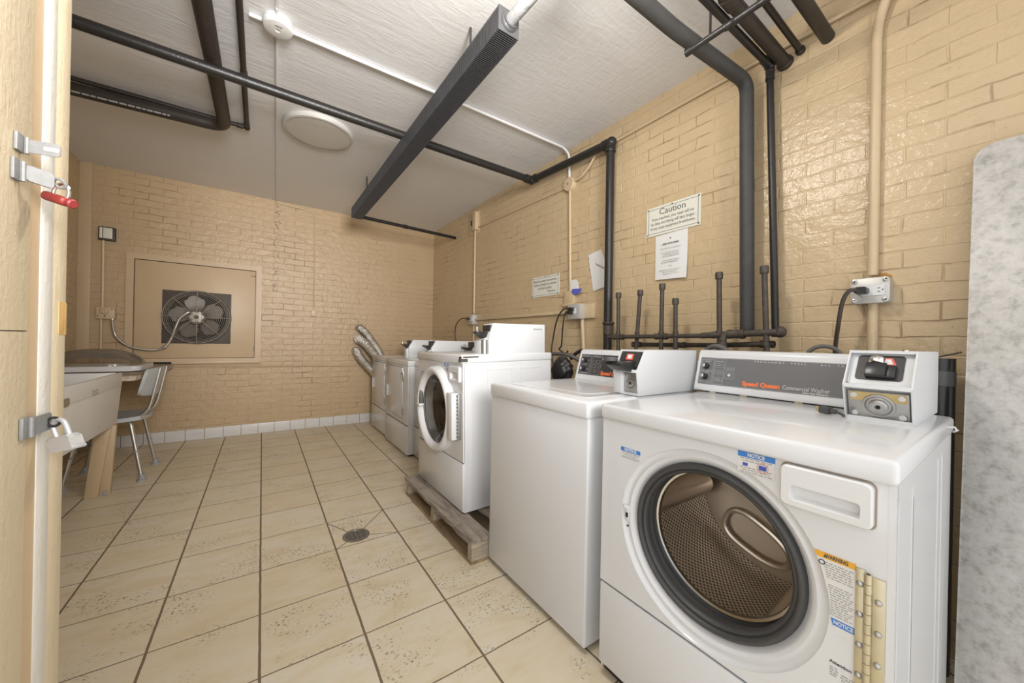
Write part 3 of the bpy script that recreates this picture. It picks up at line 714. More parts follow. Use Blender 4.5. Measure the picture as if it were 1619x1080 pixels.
# bag and hoses between the washers
b = B(); bmesh.ops.create_icosphere(b, subdivisions=4, radius=1.0)
for v in b.verts:
    n = math.sin(v.co.x * 9 + v.co.y * 5) * .06 + math.sin(v.co.y * 13 + v.co.z * 11) * .05 + random.uniform(-.03, .03)
    v.co = Vector((2.36 + v.co.x * .06 * (1 + n), -.505 + v.co.y * .085 * (1 + n), .905 + v.co.z * .095 * (1 + n)))
solo('plastic_bag', 'crumpled black plastic bundle behind the top loader', 'bag', b, 'bag', smooth=60)
b = B(); tube(b, smoothpath([(2.33, -.30, .97), (2.33, -.345, .96), (2.33, -.375, .91), (2.33, -.36, .85), (2.33, -.31, .82)]), .013, 12)
solo('hose', 'dark rubber hose curving out behind the pallet washer', 'hose', b, 'rubberhose')
b = B(); tube(b, smoothpath([(2.42, -.30, 1.015), (2.40, -.45, 1.02), (2.40, -.55, 1.01), (2.42, -.62, .98)]), .014, 12)
solo('hose', 'dark hose running over the black plastic bundle', 'hose', b, 'rubberhose')
b = B(); tube(b, smoothpath([(2.45, -.50, .99), (2.44, -.56, 1.03), (2.44, -.62, 1.05), (2.44, -.66, 1.03)]), .013, 12)
solo('hose', 'black drain hose end beside the top loader console', 'hose', b, 'bag')

# ------------------------------------------------------------------ signs and papers
def sign(label, y0, y1, z0, z1, tilt, title, lines, tsize, lsize, group=None):
    cy, cz = (y0 + y1) / 2, (z0 + z1) / 2; W, H = abs(y0 - y1), z1 - z0
    rt = Vector((0, -math.cos(tilt), math.sin(tilt))); up = Vector((0, math.sin(tilt), math.cos(tilt)))
    m = facing((RX - .006, cy, cz), rt, up)
    t = thing('sign', label, 'sign', (RX - .006, cy, z0), group)
    b = B(); box(b, -W / 2, W / 2, -H / 2, H / 2, -.004, 0, mtx=m); part('board', b, 'sign', t)
    b = B(); e, w = .0135, .0026; a, c = W / 2 - e, H / 2 - e
    for x0, x1, q0, q1 in ((-a, a, c - w, c), (-a, a, -c, -c + w), (-a, -a + w, -c, c), (a - w, a, -c, c)): box(b, x0, x1, q0, q1, 0, .0006, mtx=m)
    part('border', b, 'navy', t)
    b = B()
    for sx in (-1, 1):
        for sy in (-1, 1): ball(b, m @ Vector((sx * (a + .003), sy * (c + .003), .001)), .005, 1)
    ball(b, m @ Vector((0, c + .004, .001)), .0042, 1); part('pin', b, 'seam', t)
    bs = []
    if title: bs.append(text_bm(title, tsize, m @ Matrix.Translation((0, H * .28, .0003)), space=1.0))
    y = H * .28 - tsize * .74 if title else H * .27
    for k, (s, al, wd) in enumerate(lines):
        bs.append(text_bm(s, lsize, width=wd, mtx= m @ Matrix.Translation((W * .37 if al == 'RIGHT' else 0, y, .0003)), align=al)); y -= lsize * 1.08
    part('lettering', join(*bs), 'ink', t); return t
sign('framed Caution sign on the right wall', -.939, -1.290, 1.792, 1.974, 0.0, 'Caution',
     [('If you overload, your wash will not', 'CENTER', .272), ('be clean and drying will take longer.', 'CENTER', .284), ('It may cause equipment breakdowns.', 'CENTER', .290)], .054, .0262)
sign('small framed courtesy sign left of the middle conduit', .264, -.108, 1.506, 1.688, 0.0, None,
     [('Please be prompt and courteous.', 'CENTER', .315), ('Remove clothing from washers', 'CENTER', .300), ('and dryers quickly.', 'CENTER', .185), ('Thank you.', 'RIGHT', .105)], .03, .030)
def sheet(label, corners, curl=.006, mat='paper'):
    """corners (y,z): top-left, top-right, bottom-right, bottom-left as seen from the room"""
    b = B(); n = 8; grid = []
    for j in range(n + 1):
        row = []
        for i in range(n + 1):
            u, v = i / n, j / n
            tl, tr, br, bl = [Vector(c) for c in corners]
            q = (tl * (1 - u) + tr * u) * (1 - v) + (bl * (1 - u) + br * u) * v
            row.append(b.verts.new((RX - .004 - curl * (v ** 2) * (0.6 + .8 * u) - curl * .4 * math.sin(u * 3), q.x, q.y)))
        grid.append(row)
    fs = []
    for j in range(n):
        for i in range(n): fs.append(b.faces.new((grid[j][i], grid[j][i + 1], grid[j + 1][i + 1], grid[j + 1][i])))
    r = bmesh.ops.extrude_face_region(b, geom=fs)
    for v in r['geom']:
        if isinstance(v, bmesh.types.BMVert): v.co.x += .0008
    return b
t = thing('notice_paper', 'white printed page hanging under the Caution sign', 'paper', (RX - .01, -1.11, 1.505))
part('sheet', sheet('', [(-1.004, 1.785), (-1.216, 1.790), (-1.219, 1.500), (-1.010, 1.508)], .010), 'paper', t, smooth=80)
b = B(); rn = random.Random(3); m = onwall(RX - .0165, -1.113, 1.64)
dashes(b, m, [(-.06, .06, .083), (-.065, .07, .055), (-.06, .06, .03), (-.045, .055, .018), (-.055, .06, .006), (-.05, .06, -.02), (-.058, .055, -.032), (-.008, .012, -.055), (-.07, .068, -.08), (-.05, .05, -.092), (-.045, .06, -.104)], .0032, rn)
dashes(b, m, [(-.05, .055, .084)], .007, rn); part('printed_lines', b, 'inkpale', t)
b = B(); ball(b, (RX - .012, -1.11, 1.755), .0042, 1); part('pin', b, 'seam', t)
t = thing('notice_paper', 'crooked torn white page tucked behind the black vertical pipe', 'paper', (RX - .01, -.52, 1.49))
part('sheet', sheet('', [(-.427, 1.775), (-.555, 1.795), (-.68, 1.525), (-.49, 1.492)], .006), 'paper', t, smooth=80)
b = B(); m = facing((RX - .0125, -.56, 1.67), (0, -1, -.55), (0, -.55, 1)); box(b, -.055, .06, -.004, .004, 0, .0005, mtx=m); part('pencil_stroke', b, 'inkpale', t)
b = B()
for y, z in ((-.437, 1.745), (-.45, 1.66), (-.462, 1.60)): ball(b, (RX - .009, y, z), .004, 1)
part('punch_hole', b, 'seam', t)
t = thing('notice_paper', 'small white paper scrap with blue tape above the middle outlet', 'paper', (RX - .03, -.30, 1.49))
b = B(); prism(b, [(-.262, 1.60), (-.33, 1.60), (-.352, 1.575), (-.36, 1.52), (-.27, 1.515)], 'x', RX - .028, RX - .026); part('sheet', b, 'paper', t)
b = B(); prism(b, [(-.29, 1.528), (-.395, 1.522), (-.37, 1.49), (-.32, 1.478), (-.285, 1.50)], 'x', RX - .032, RX - .029); part('tape', b, 'bluetape', t, 'torn blue tape')

# ------------------------------------------------------------------ back wall: access panel, fan, boxes
t = thing('access_panel', 'large tan wooden access panel with frame on the end wall', 'panel', (0.08, BY - .02, 0.825))
b = B()
X0, X1, Z0, Z1, fw = -.457, .622, .828, 1.890, .055
for a in ((X0, X1, Z1 - fw, Z1), (X0, X1, Z0, Z0 + .03), (X0, X0 + fw, Z0 + .03, Z1 - fw), (X1 - fw, X1, Z0 + .03, Z1 - fw)): box(b, a[0], a[1], BY - .03, BY, a[2], a[3])
part('frame', b, 'paint', t)
b = B(); box(b, X0 + fw - .008, X1 - fw + .008, BY - .006, BY - .001, Z0 + .022, Z1 - fw + .008); part('shadow_gap', b, 'gapm', t)
b = B(); box(b, X0 + fw + .005, X1 - fw - .004, BY - .021, BY - .004, Z0 + .033, Z1 - fw - .006, .002); part('board', b, 'paint', t)
b = B(); box(b, X1 - fw - .05, X1 - fw - .004, BY - .023, BY - .02, 1.77, 1.776); box(b, X1 - fw - .012, X1 - fw - .008, BY - .0225, BY - .02, .93, .99); part('hinge', b, 'iron', t)
b = B(); box(b, X0, X1 + .0, BY - .035, BY, Z0 - .03, Z0, .002); part('ledge', b, 'paint', t)

FX_, FZ_ = .078, 1.285
t = thing('exhaust_fan', 'dusty round exhaust fan mounted in the access panel', 'fan', (FX_, BY - .03, 1.02))
b = B(); box(b, -.197, .350, BY - .034, BY - .022, 1.012, 1.552, .002); part('mounting_plate', b, 'fanplate', t)
b = B(); lathe(b, (FX_, BY - .0345, FZ_), (0, -1, 0), [(0, .235), (.001, .235), (.001, .0002)], 48); part('opening', b, 'gapm', t)
b = B()
for i in range(15):
    R = .055 + i * .0151; dep = .100 - .055 * (R / .27) ** 3
    torus(b, (FX_, BY - .034 - dep, FZ_), (0, 1, 0), R, .0016 if i < 14 else .004, 56, 6)
part('guard_rings', b, 'cage', t)
b = B(); torus(b, (FX_, BY - .045, FZ_), (0, 1, 0), .272, .006, 56, 8); lathe(b, (FX_, BY - .034, FZ_), (0, -1, 0), [(0, .27), (.045, .268)], 56); part('guard_rim', b, 'fanplate', t)
for k in range(8):
    a = k * PI / 4
    b = B(); pts = []
    for i in range(8):
        R = .05 + .222 * i / 7; dep = .105 - .058 * (R / .272) ** 3
        pts.append((FX_ + R * math.cos(a), BY - .034 - dep, FZ_ + R * math.sin(a)))
    tube(b, pts, .0028, 8); part('guard_spoke', b, 'cage', t)
for k in range(5):
    a0 = PI / 2 + .15 + k * 2 * PI / 5; b = B(); G = []
    for i in range(7):
        R = .055 + .170 * i / 6; row = []
        for j in range(7):
            wdt = (.30 + .26 * math.sin(PI * min(1, .25 + i / 6 * .75))) ; aa = a0 + (j / 6 - .5) * 2 * wdt
            rr = R if i < 6 else R - .03 * abs(j / 6 - .5) ** 2 * 4
            row.append(b.verts.new((FX_ + rr * math.cos(aa), BY - .062 - (j / 6 - .5) * .045, FZ_ + rr * math.sin(aa))))
        G.append(row)
    fs = [b.faces.new((G[i][j], G[i + 1][j], G[i + 1][j + 1], G[i][j + 1])) for i in range(6) for j in range(6)]
    r = bmesh.ops.extrude_face_region(b, geom=fs)
    for v in r['geom']:
        if isinstance(v, bmesh.types.BMVert): v.co.y += .002
    part('blade', b, 'fanblade', t, smooth=50)
b = B(); lathe(b, (FX_, BY - .06, FZ_), (0, -1, 0), [(0, .075), (.05, .075), (.056, .07), (.056, .0002)], 32); part('motor', b, 'fanplate', t)
b = B()
for k in range(6):
    a = k * PI / 3; lathe(b, (FX_ + .042 * math.cos(a), BY - .126, FZ_ + .042 * math.sin(a)), (0, -1, 0), [(0, .02), (.01, .018), (.013, .0002)], 14)
lathe(b, (FX_, BY - .124, FZ_), (0, -1, 0), [(0, .05), (.012, .05), (.014, .046), (.014, .0002)], 32); part('hub_plate', b, 'cage', t)
b = B(); lathe(b, (FX_, BY - .138, FZ_), (0, -1, 0), [(0, .02), (.006, .018), (.008, .0002)], 20); part('hub_badge', b, 'fanplate', t)

t = thing('flexible_conduit', 'metal flexible conduit drooping from the wall box to the fan', 'conduit', (-.25, BY - .06, .93))
b = B(); P = smoothpath([(-.535, BY - .05, 1.24), (-.525, BY - .055, 1.14), (-.50, BY - .055, 1.06), (-.43, BY - .055, .985), (-.35, BY - .055, .955), (-.25, BY - .06, .945), (-.17, BY - .07, .97), (-.115, BY - .10, 1.06), (-.075, BY - .15, 1.18), (-.04, BY - .165, 1.27), (.02, BY - .15, 1.33)], 10)
fine = []
for i in range(len(P) - 1):
    for k in range(3): fine.append(P[i].lerp(P[i + 1], k / 3))
tube(b, fine, .011, 10, rad=[.0125 if i % 3 else .0105 for i in range(len(fine))]); part('armoured_hose', b, 'alum', t)
b = B(); coupling(b, (-.17, BY - .07, .97), (1, 0, .3), .013, .03); coupling(b, (.0, BY - .155, 1.315), (1, 0, 1), .012, .035); part('connector', b, 'steel', t)
t = thing('junction_box', 'square tan box with switch at left of the fan', 'box', (-.58, BY - .04, 1.235))
b = B(); box(b, -.642, -.52, BY - .05, BY, 1.235, 1.345, .004); part('box_body', b, 'paint_light', t)
b = B(); box(b, -.615, -.56, BY - .066, BY - .048, 1.285, 1.335, .005); part('switch_cover', b, 'paint', t)
b = B(); ball(b, (-.538, BY - .051, 1.327), .006, 1); ball(b, (-.585, BY - .051, 1.262), .007, 1); ball(b, (-.63, BY - .051, 1.26), .005, 1); part('screw', b, 'seam', t)
t = thing('junction_box', 'upper pale box with dark edge on the end wall near the left corner', 'box', (-.585, BY - .04, 1.98))
b = B(); box(b, -.637, -.53, BY - .05, BY, 1.975, 2.10, .003); part('box_body', b, 'iron', t)
b = B(); box(b, -.628, -.61, BY - .056, BY - .048, 1.99, 2.09, .002); box(b, -.605, -.545, BY - .056, BY - .048, 1.99, 2.09, .002); part('cover', b, 'sign', t)
b = B(); tube(b, [(-.612, BY - .015, 1.98), (-.608, BY - .015, 1.34)], .0115, 10); solo('conduit', 'tan conduit between the two boxes near the left corner', 'conduit', b, 'paint_light')
b = B(); tube(b, [(-.615, BY - .015, 1.24), (-.612, BY - .015, .0)], .009, 10); solo('conduit', 'thin tan conduit below the lower box near the left corner', 'conduit', b, 'paint_light')
t = thing('light_switch', 'small tan switch on a cable in the middle of the end wall', 'switch', (1.145, BY - .03, 1.37))
b = B(); prism(b, rrect(1.146, 1.40, .05, .085, .01), 'y', BY - .03, BY, .003); part('switch_body', b, 'paint_light', t)
b = B(); box(b, 1.14, 1.152, BY - .038, BY - .029, 1.385, 1.415, .002); part('toggle', b, 'sign', t)
b = B(); tube(b, bend([(.742, BY - .012, CZ - .01), (.76, BY - .01, 2.655), (1.10, BY - .01, 2.63), (1.139, BY - .01, 2.57), (1.146, BY - .01, 1.44)], .05, 5), .0085, 8); solo('conduit', 'thin tan cable running down the end wall to the small switch', 'conduit', b, 'paint_light')
b = B(); tube(b, [(-.10, BY - .012, .778), (1.85, BY - .012, .742)], .0095, 10); solo('conduit', 'thin tan pipe running low along the end wall', 'conduit', b, 'paint')

# ------------------------------------------------------------------ machines
def panel_hole(bm, x, y0, y1, z0, z1, cy, cz, r, n=72):
    angs = [2 * PI * k / n for k in range(n)] + [math.atan2(zz - cz, yy - cy) % (2 * PI) for yy in (y0, y1) for zz in (z0, z1)]
    angs = sorted(set(round(a, 6) for a in angs)); inner, outer = [], []
    for a in angs:
        c, s = math.cos(a), math.sin(a); k = 1e9
        if c > 1e-9: k = min(k, (y1 - cy) / c)
        if c < -1e-9: k = min(k, (y0 - cy) / c)
        if s > 1e-9: k = min(k, (z1 - cz) / s)
        if s < -1e-9: k = min(k, (z0 - cz) / s)
        inner.append(bm.verts.new((x, cy + r * c, cz + r * s))); outer.append(bm.verts.new((x, cy + k * c, cz + k * s)))
    m = len(angs)
    for i in range(m): bm.faces.new((inner[i], outer[i], outer[(i + 1) % m], inner[(i + 1) % m]))

def label_plate(parent, name, x, y0, y1, z0, z1, mat='label', th=.0006):
    b = B(); box(b, x - th, x, min(y0, y1), max(y0, y1), z0, z1); return part(name, b, mat, parent)
def notice_label(parent, x, yl, yr, zt, zb, head, pics=False, faint=False):
    """yl is the left edge as read (larger y)"""
    W = yl - yr; o = label_plate(parent, 'notice_label', x, yl, yr, zb, zt, 'label' if not faint else 'white')
    hh = (zt - zb) * (.26 if pics else .38); b = B(); box(b, x - .0009, x - .0005, yr, yl, zt - hh, zt); part('header_band', b, 'blue', o)
    part('header_lettering', text_bm(head, hh * .95, onwall(x - .0012, (yl + yr) / 2, zt - hh / 2), depth=.0002, bold=.0004, width=W * (.46 if pics else .6)), 'label', o)
    b = B(); rn = random.Random(5); m = onwall(x - .0007, (yl + yr) / 2, zt - hh); H = zt - zb - hh; rows = []
    n = 3 if not pics else 7
    for k in range(n):
        if pics and k in (2, 3): continue
        w = W * (.43 if k % 2 == 0 else .36); rows.append((-w, w, -H * (k + .6) / n))
    dashes(b, m, rows, H / n * .42, rn); part('small_print', b, 'inkpale', o)
    if pics:
        b = B(); box(b, x - .001, x - .0006, yl - W * .28, yl - W * .14, zt - hh - H * .56, zt - hh - H * .36); box(b, x - .001, x - .0006, yr + W * .22, yr + W * .42, zt - hh - H * .60, zt - hh - H * .32); part('drawing', b, 'darkblue', o)
        b = B(); lathe(b, (x - .0008, yr + W * .32, zt - hh - H * .46), (-1, 0, 0), [(0, W * .15), (.0003, W * .15), (.0003, W * .135)], 24); part('prohibition_ring', b, 'red', o)
    return o

def chute(parent, x, cy, z, w=.055, mat='knobblack'):
    b = B()
    prism(b, [(x, z), (x - .075, z + .004), (x - .078, z - .006), (x - .05, z - .018), (x, z - .055)], 'y', cy - w / 2, cy + w / 2, .002)
    o = part('coin_slide', b, mat, parent)
    b = B(); box(b, x - .082, x - .070, cy - w / 2 - .004, cy - w / 2 + .006, z, z + .03, .002); part('slide_tab', b, 'steel', o)
    return o

def side_ribs(b, x, y, z0, z1, w=.004):
    box(b, x - w / 2, x + w / 2, y - .0012, y + .001, z0, z1)

def console(parent, y_l, y_r, xb, zb, xt, zt, xback):
    b = B(); prism(b, [(xb, zb), (xt, zt - .012), (xt + .012, zt), (xback, zt), (xback, zb - .012), (xb, zb - .012)], 'y', y_r, y_l, .005); return part('console', b, 'white', parent)

def recessed_plate(bm, cy, cz, w, h, r, ix, xf, xb, depth):
    """rounded plate in the YZ plane facing -X with a rounded hollow; ix = (cy, cz, w, h, r) of the hollow"""
    A = rrect(cy, cz, w, h, r); A2 = rrect(cy, cz, w - .006, h - .006, r - .002); I = rrect(*ix); J = rrect(ix[0], ix[1] + .002, ix[2] - .010, ix[3] - .012, max(.002, ix[4] - .004))
    L = [[bm.verts.new((x, y, z)) for y, z in P] for x, P in ((xb, A), (xf + .004, A), (xf, A2), (xf, I), (xf + depth, J))]
    n = len(A)
    for a, c in zip(L, L[1:]):
        for k in range(n): bm.faces.new((a[k], a[(k + 1) % n], c[(k + 1) % n], c[k]))
    bm.faces.new(L[-1]); bm.faces.new(L[0][::-1])

# ---- nearest front loader, door removed
WX, WYL, WYR = 1.583, -1.556, -2.238
t = thing('front_load_washer', 'nearest front-load washer with its door off, steel drum showing', 'washing machine', (1.95, -1.897, 0))
b = B(); 
# hollow cabinet: sides, back, bottom
box(b, WX + .012, 2.35, WYR, WYR + .006, .018, .862); box(b, WX + .012, 2.35, WYL - .006, WYL, .018, .862)
box(b, 2.344, 2.35, WYR, WYL, .018, .862); box(b, WX + .02, 2.35, WYR, WYL, .018, .024)
for xx in (1.605, 1.74, 2.09, 2.16): side_ribs(b, xx, WYR, .06, .82)
side_ribs(b, 1.74, WYR, .10, .80, .006)
part('cabinet', b, 'white', t)
b = B(); box(b, WX - .012, 2.36, WYR - .004, WYL + .004, .853, .902, .011, 3); part('top_panel', b, 'white', t)
b = B(); box(b, WX + .01, 2.35, WYR + .004, WYL - .004, .8612, .8625); part('top_seam', b, 'seam', t)
DCY, DCZ = -1.893, .572
b = B(); panel_hole(b, WX, WYR, WYL, .314, .860, DCY, DCZ, .255)
lathe(b, (WX, DCY, DCZ), (1, 0, 0), [(0, .255), (.005, .253), (.011, .248), (.013, .242), (.012, .237), (.010, .233), (.014, .226), (.024, .218), (.034, .211), (.036, .200)], 72)
box(b, WX - .0003, WX + .014, WYR, WYR + .010, .314, .860); box(b, WX - .0003, WX + .014, WYL - .010, WYL, .314, .860); box(b, WX + .0002, WX + .014, WYR, WYL, .8595, .868)
part('front_panel', b, 'white', t, smooth=50)
b = B(); box(b, WX - .002, WX + .02, WYR, WYL, .040, .308, .006); part('kick_panel', b, 'white', t)
b = B(); box(b, WX + .006, WX + .02, WYR + .003, WYL - .003, .300, .3135); part('panel_seam', b, 'seam', t)
b = B(); box(b, WX + .02, WX + .06, WYR + .01, WYL - .01, .012, .045); part('toe_gap', b, 'gapm', t)
b = B(); lathe(b, (WX, DCY, DCZ), (1, 0, 0), [(.036, .214), (.020, .213), (.013, .208), (.012, .202), (.018, .197), (.024, .196), (.022, .191), (.026, .186), (.04, .184), (.055, .188), (.075, .195), (.085, .190), (.088, .182)], 72); part('door_gasket', b, 'rubber', t, 'dark grey rubber door gasket', smooth=60)
b = B(); lathe(b, (WX, DCY, DCZ), (1, 0, 0), [(.080, .186), (.082, .180), (.092, .178), (.096, .182)], 72); part('drum_lip', b, 'chrome', t, 'bright steel drum lip')
dr = B(); lathe(dr, (WX + .096, DCY, DCZ), (1, 0, 0), [(0, .182), (.02, .235), (.04, .250), (.12, .252), (.20, .252), (.28, .252), (.36, .252), (.40, .250)], 96, uv=True)
drum = part('drum', dr, 'perf', t, 'perforated steel drum', smooth=60)
b = B(); lathe(b, (WX + .490, DCY, DCZ), (1, 0, 0), [(.004, .252), (0, .240), (-.006, .20), (-.010, .13), (.0, .04), (.0, .0002)], 64)
part('drum_back', b, 'drum', drum)
b = B()
for k in range(3):
    a = math.radians(293) + k * 2 * PI / 3; cy2, cz2 = DCY + .150 * math.cos(a), DCZ + .150 * math.sin(a); pts = []
    L, Wd = .105, .056
    for i in range(40):
        q = 2 * PI * i / 40; lx, ly = L * math.copysign(abs(math.cos(q)) ** .75, math.cos(q)), Wd * math.copysign(abs(math.sin(q)) ** .85, math.sin(q)) * (1 + .18 * math.cos(q))
        pts.append((WX + .474, cy2 + lx * -math.sin(a) + ly * math.cos(a), cz2 + lx * math.cos(a) + ly * math.sin(a)))
    tube(b, pts, .010, 8, closed=True)
part('drum_embossing', b, 'drum', drum)
for k in range(3):
    a = math.radians(178) + k * 2 * PI / 3; b = B(); pr_ = []
    for xx, hgt in ((.115, .04), (.45, .05)):
        for rr, da in ((.250, -.24), (.250 - hgt, -.10), (.250 - hgt - .006, 0), (.250 - hgt, .10), (.250, .24)):
            pr_.append(b.verts.new((WX + xx, DCY - rr * math.cos(a + da), DCZ + rr * math.sin(a + da))))
    for i in range(4): b.faces.new((pr_[i], pr_[i + 1], pr_[i + 6], pr_[i + 5]))
    b.faces.new(pr_[:5][::-1]); b.faces.new(pr_[5:]); part('baffle', b, 'drum', drum)
# detergent drawer
b = B(); recessed_plate(b, -2.137, .8065, .146, .086, .012, (-2.137, .7935, .112, .032, .008), WX - .017, WX + .012, .0155); o = part('detergent_drawer', b, 'plastic', t)
b = B(); prism(b, rrect(-2.137, .8065, .152, .092, .013), 'x', WX - .0010, WX + .01); part('drawer_gap', b, 'tubmark', o)
# latch
b = B(); box(b, WX + .004, WX + .016, -1.662, -1.646, .545, .592, .003); box(b, WX - .002, WX + .01, -1.652, -1.644, .582, .594, .002); o = part('door_latch', b, 'plastic', t)
b = B(); box(b, WX + .0025, WX + .006, -1.658, -1.650, .558, .572); ball(b, (WX + .008, -1.655, .530), .0035, 1); part('latch_slot', b, 'gapm', o)
# hinge
b = B(); box(b, WX - .004, WX, -2.199, -2.186, .20, .683, .0005); box(b, WX - .004, WX, -2.227, -2.209, .20, .676, .0005); hg = part('door_hinge', b, 'hinge', t, 'yellowed piano hinge left on the washer front')
b = B(); z = .680
while z > .22:
    lathe(b, (WX - .008, -2.204, z), (0, 0, -1), [(0, .0035), (0, .0058), (.0175, .0058), (.0175, .0035)], 12); z -= .0185
part('hinge_knuckles', b, 'hinge', hg)
b = B()
for k in range(7):
    for y, dz in ((-2.1925, 0), (-2.218, -.022)): lathe(b, (WX - .004, y, .655 - k * .058 + dz), (-1, 0, 0), [(0, .006), (.003, .0055), (.005, .003), (.0055, .0002)], 12)
part('hinge_screw', b, 'steel', hg)
# labels
notice_label(t, WX - .0002, -1.973, -2.050, .8525, .8035, 'NOTICE', True)
notice_label(t, WX - .0002, -1.630, -1.702, .776, .744, 'NOTICE', faint=True)
b = B(); prism(b, [(-2.121, .687), (-2.186, .687), (-2.186, .533), (-2.158, .536), (-2.150, .57), (-2.145, .61), (-2.135, .65)], 'x', WX - .0008, WX - .0002); wl = part('warning_label', b, 'label', t)
b = B(); prism(b, [(-2.121, .687), (-2.186, .687), (-2.186, .675), (-2.1265, .675)], 'x', WX - .0012, WX - .0007); part('amber_band', b, 'amber', wl)
part('warning_lettering', text_bm('WARNING', .011, onwall(WX - .0015, -2.157, .681), depth=.0002, bold=.0003, width=.036), 'ink', wl)
b = B(); prism(b, [(-2.1365, .6775), (-2.1435, .6775), (-2.14, .6845)], 'x', WX - .0016, WX - .0011); lathe(b, (WX - .0008, -2.1345, .666), (-1, 0, 0), [(0, .0055), (.0004, .0055), (.0004, .0035)], 16); part('warning_symbol', b, 'ink', wl)
b = B(); rn = random.Random(9); rows = []
for k in range(22):
    if k in (7, 8): continue
    zz = .668 - k * .0047; left = 2.137 + .012 * min(1, k / 14) - (0 if k < 14 else 0); rows.append((left, 2.183 - (k % 3) * .002, zz))
dashes(b, facing((WX - .0008, 0, 0), (0, -1, 0), (0, 0, 1)), rows, .0021, rn); part('small_print', b, 'inkpale', wl)
b = B(); prism(b, [(-2.150, .563), (-2.186, .563), (-2.186, .550), (-2.153, .550)], 'x', WX - .0012, WX - .0007); part('blue_band', b, 'blue', wl)
part('notice_lettering', text_bm('NOTICE', .0105, onwall(WX - .0015, -2.169, .5565), depth=.0002, bold=.0003, width=.029), 'label', wl)
b = B(); rn = random.Random(4); m = onwall(WX - .0002, -2.168, .475); dashes(b, m, [(-.018, -.003, -.010), (-.018, -.004, -.015), (-.018, -.003, -.020), (-.018, -.005, -.025), (0, .017, -.016), (-.002, .017, -.021), (0, .015, -.026), (0, .012, -.031)], .0022, rn)
o = part('printed_note', b, 'inkpale', t); part('attention_lettering', text_bm('Attention', .0085, onwall(WX - .0004, -2.166, .476), depth=.0002, bold=.0002), 'ink', o)
# console of the nearest washer
XB, ZB, XT, ZT = 2.215, .918, 2.258, 1.083
con = console(t, -1.518, -2.190, XB, ZB, XT, ZT, 2.40)
inc = Vector((XT - XB, 0, ZT - .012 - ZB)); L = inc.length; iu = inc.normalized()
def ci(y, s, off=.001, rt=(0, -1, 0)):          # point on the console face, s metres up the slope
    p = Vector((XB, y, ZB)) + iu * s; n = Vector((-iu.z, 0, iu.x)); p += n * off
    return facing(p, rt, iu)
def face_plate(parent, name, y0, y1, s0, s1, mat, off=.0012, th=.001):
    b = B(); m = ci((y0 + y1) / 2, (s0 + s1) / 2, off); w, h = abs(y0 - y1), s1 - s0
    box(b, -w / 2, w / 2, -h / 2, h / 2, -th, 0, mtx=m); return part(name, b, mat, parent)
fp = face_plate(con, 'face_plate', -1.533, -2.075, .018, .137, 'panelgrey')
def outline(b, y0, y1, s0, s1, w=.001, off=.0016, cif=None):
    f = cif or ci
    m = f((y0 + y1) / 2, (s0 + s1) / 2, off); W, H = abs(y0 - y1) / 2, (s1 - s0) / 2
    for x0, x1, a, c in ((-W, W, H - w, H), (-W, W, -H, -H + w), (-W, -W + w, -H, H), (W - w, W, -H, H)): box(b, x0, x1, a, c, -.0002, .0002, mtx=m)
b = B()
outline(b, -1.536, -2.072, .020, .135); outline(b, -1.540, -1.590, .026, .128); outline(b, -1.594, -1.636, .022, .133)
for k in range(3): outline(b, -1.598, -1.632, .095 - k * .030, .113 - k * .030, .0008)
outline(b, -1.640, -1.675, .085, .098, .0008); outline(b, -1.640, -1.675, .050, .076, .0008)
rn = random.Random(2)
dashes(b, ci(-1.565, .078, .0017), [(-.022, .022, 0), (-.012, .012, .042), (-.008, .010, -.008), (-.022, .022, -.046)], .0028, rn)
dashes(b, ci(-1.615, .122, .0017), [(-.016, .016, 0), (-.008, .010, -.018), (-.008, .01, -.048), (-.01, .012, -.076), (-.01, .012, -.082)], .0025, rn)
dashes(b, ci(-1.6575, .0915, .0017), [(-.012, .014, 0)], .0022, rn)
part('outline_print', b, 'lightprint', con)
part('brand_lettering', text_bm('Speed Queen', .024, ci(-1.775, .036, .0016), depth=.0003, bold=.0011, width=.128), 'orange', con, 'orange brand lettering')
part('model_lettering', join(text_bm('Commercial Washer', .0215, ci(-1.9155, .036, .0016), depth=.0003, width=.136), text_bm('Ultra High Efficiency', .0105, ci(-1.945, .0235, .0016), depth=.0003, bold=.0002, width=.072)), 'silver', con)
part('cycle_lettering', text_bm('PERMANENT  PRESS  -  ALL  FABRICS', .0085, ci(-1.905, .128, .0016), depth=.0002, space=1.6, width=.32), 'silver', con)
for y, s in ((-1.561, .098), (-1.561, .052)):
    b = B(); m = ci(y, s, 0); n = m.to_3x3() @ Vector((0, 0, 1)); lathe(b, m.translation, n, [(0, .0125), (.014, .011), (.016, .009), (.016, .0002)], 20); o = part('knob', b, 'knobblack', con)
    b = B(); box(b, -.011, -.0, -.004, .009, .0, .0172, .002, mtx=ci(y, s, 0) @ Matrix.Rotation(.5, 4, 'Z')); part('knob_pointer', b, 'chrome', o)
b = B(); m = ci(-1.658, .064, 0); lathe(b, m.translation, m.to_3x3() @ Vector((0, 0, 1)), [(0, .006), (.004, .006), (.007, .0035), (.0075, .0002)], 16); part('push_button', b, 'label', con)
b = B(); box(b, XB + .006, XB + .1, -2.20, -1.53, .902, .908); part('console_gap', b, 'gapm', con)
b = B()
for y in (-1.60, -1.72, -1.90): box(b, XB - .001, XB + .01, y - .012, y + .012, .9025, .907)
part('console_clip', b, 'hinge', con)

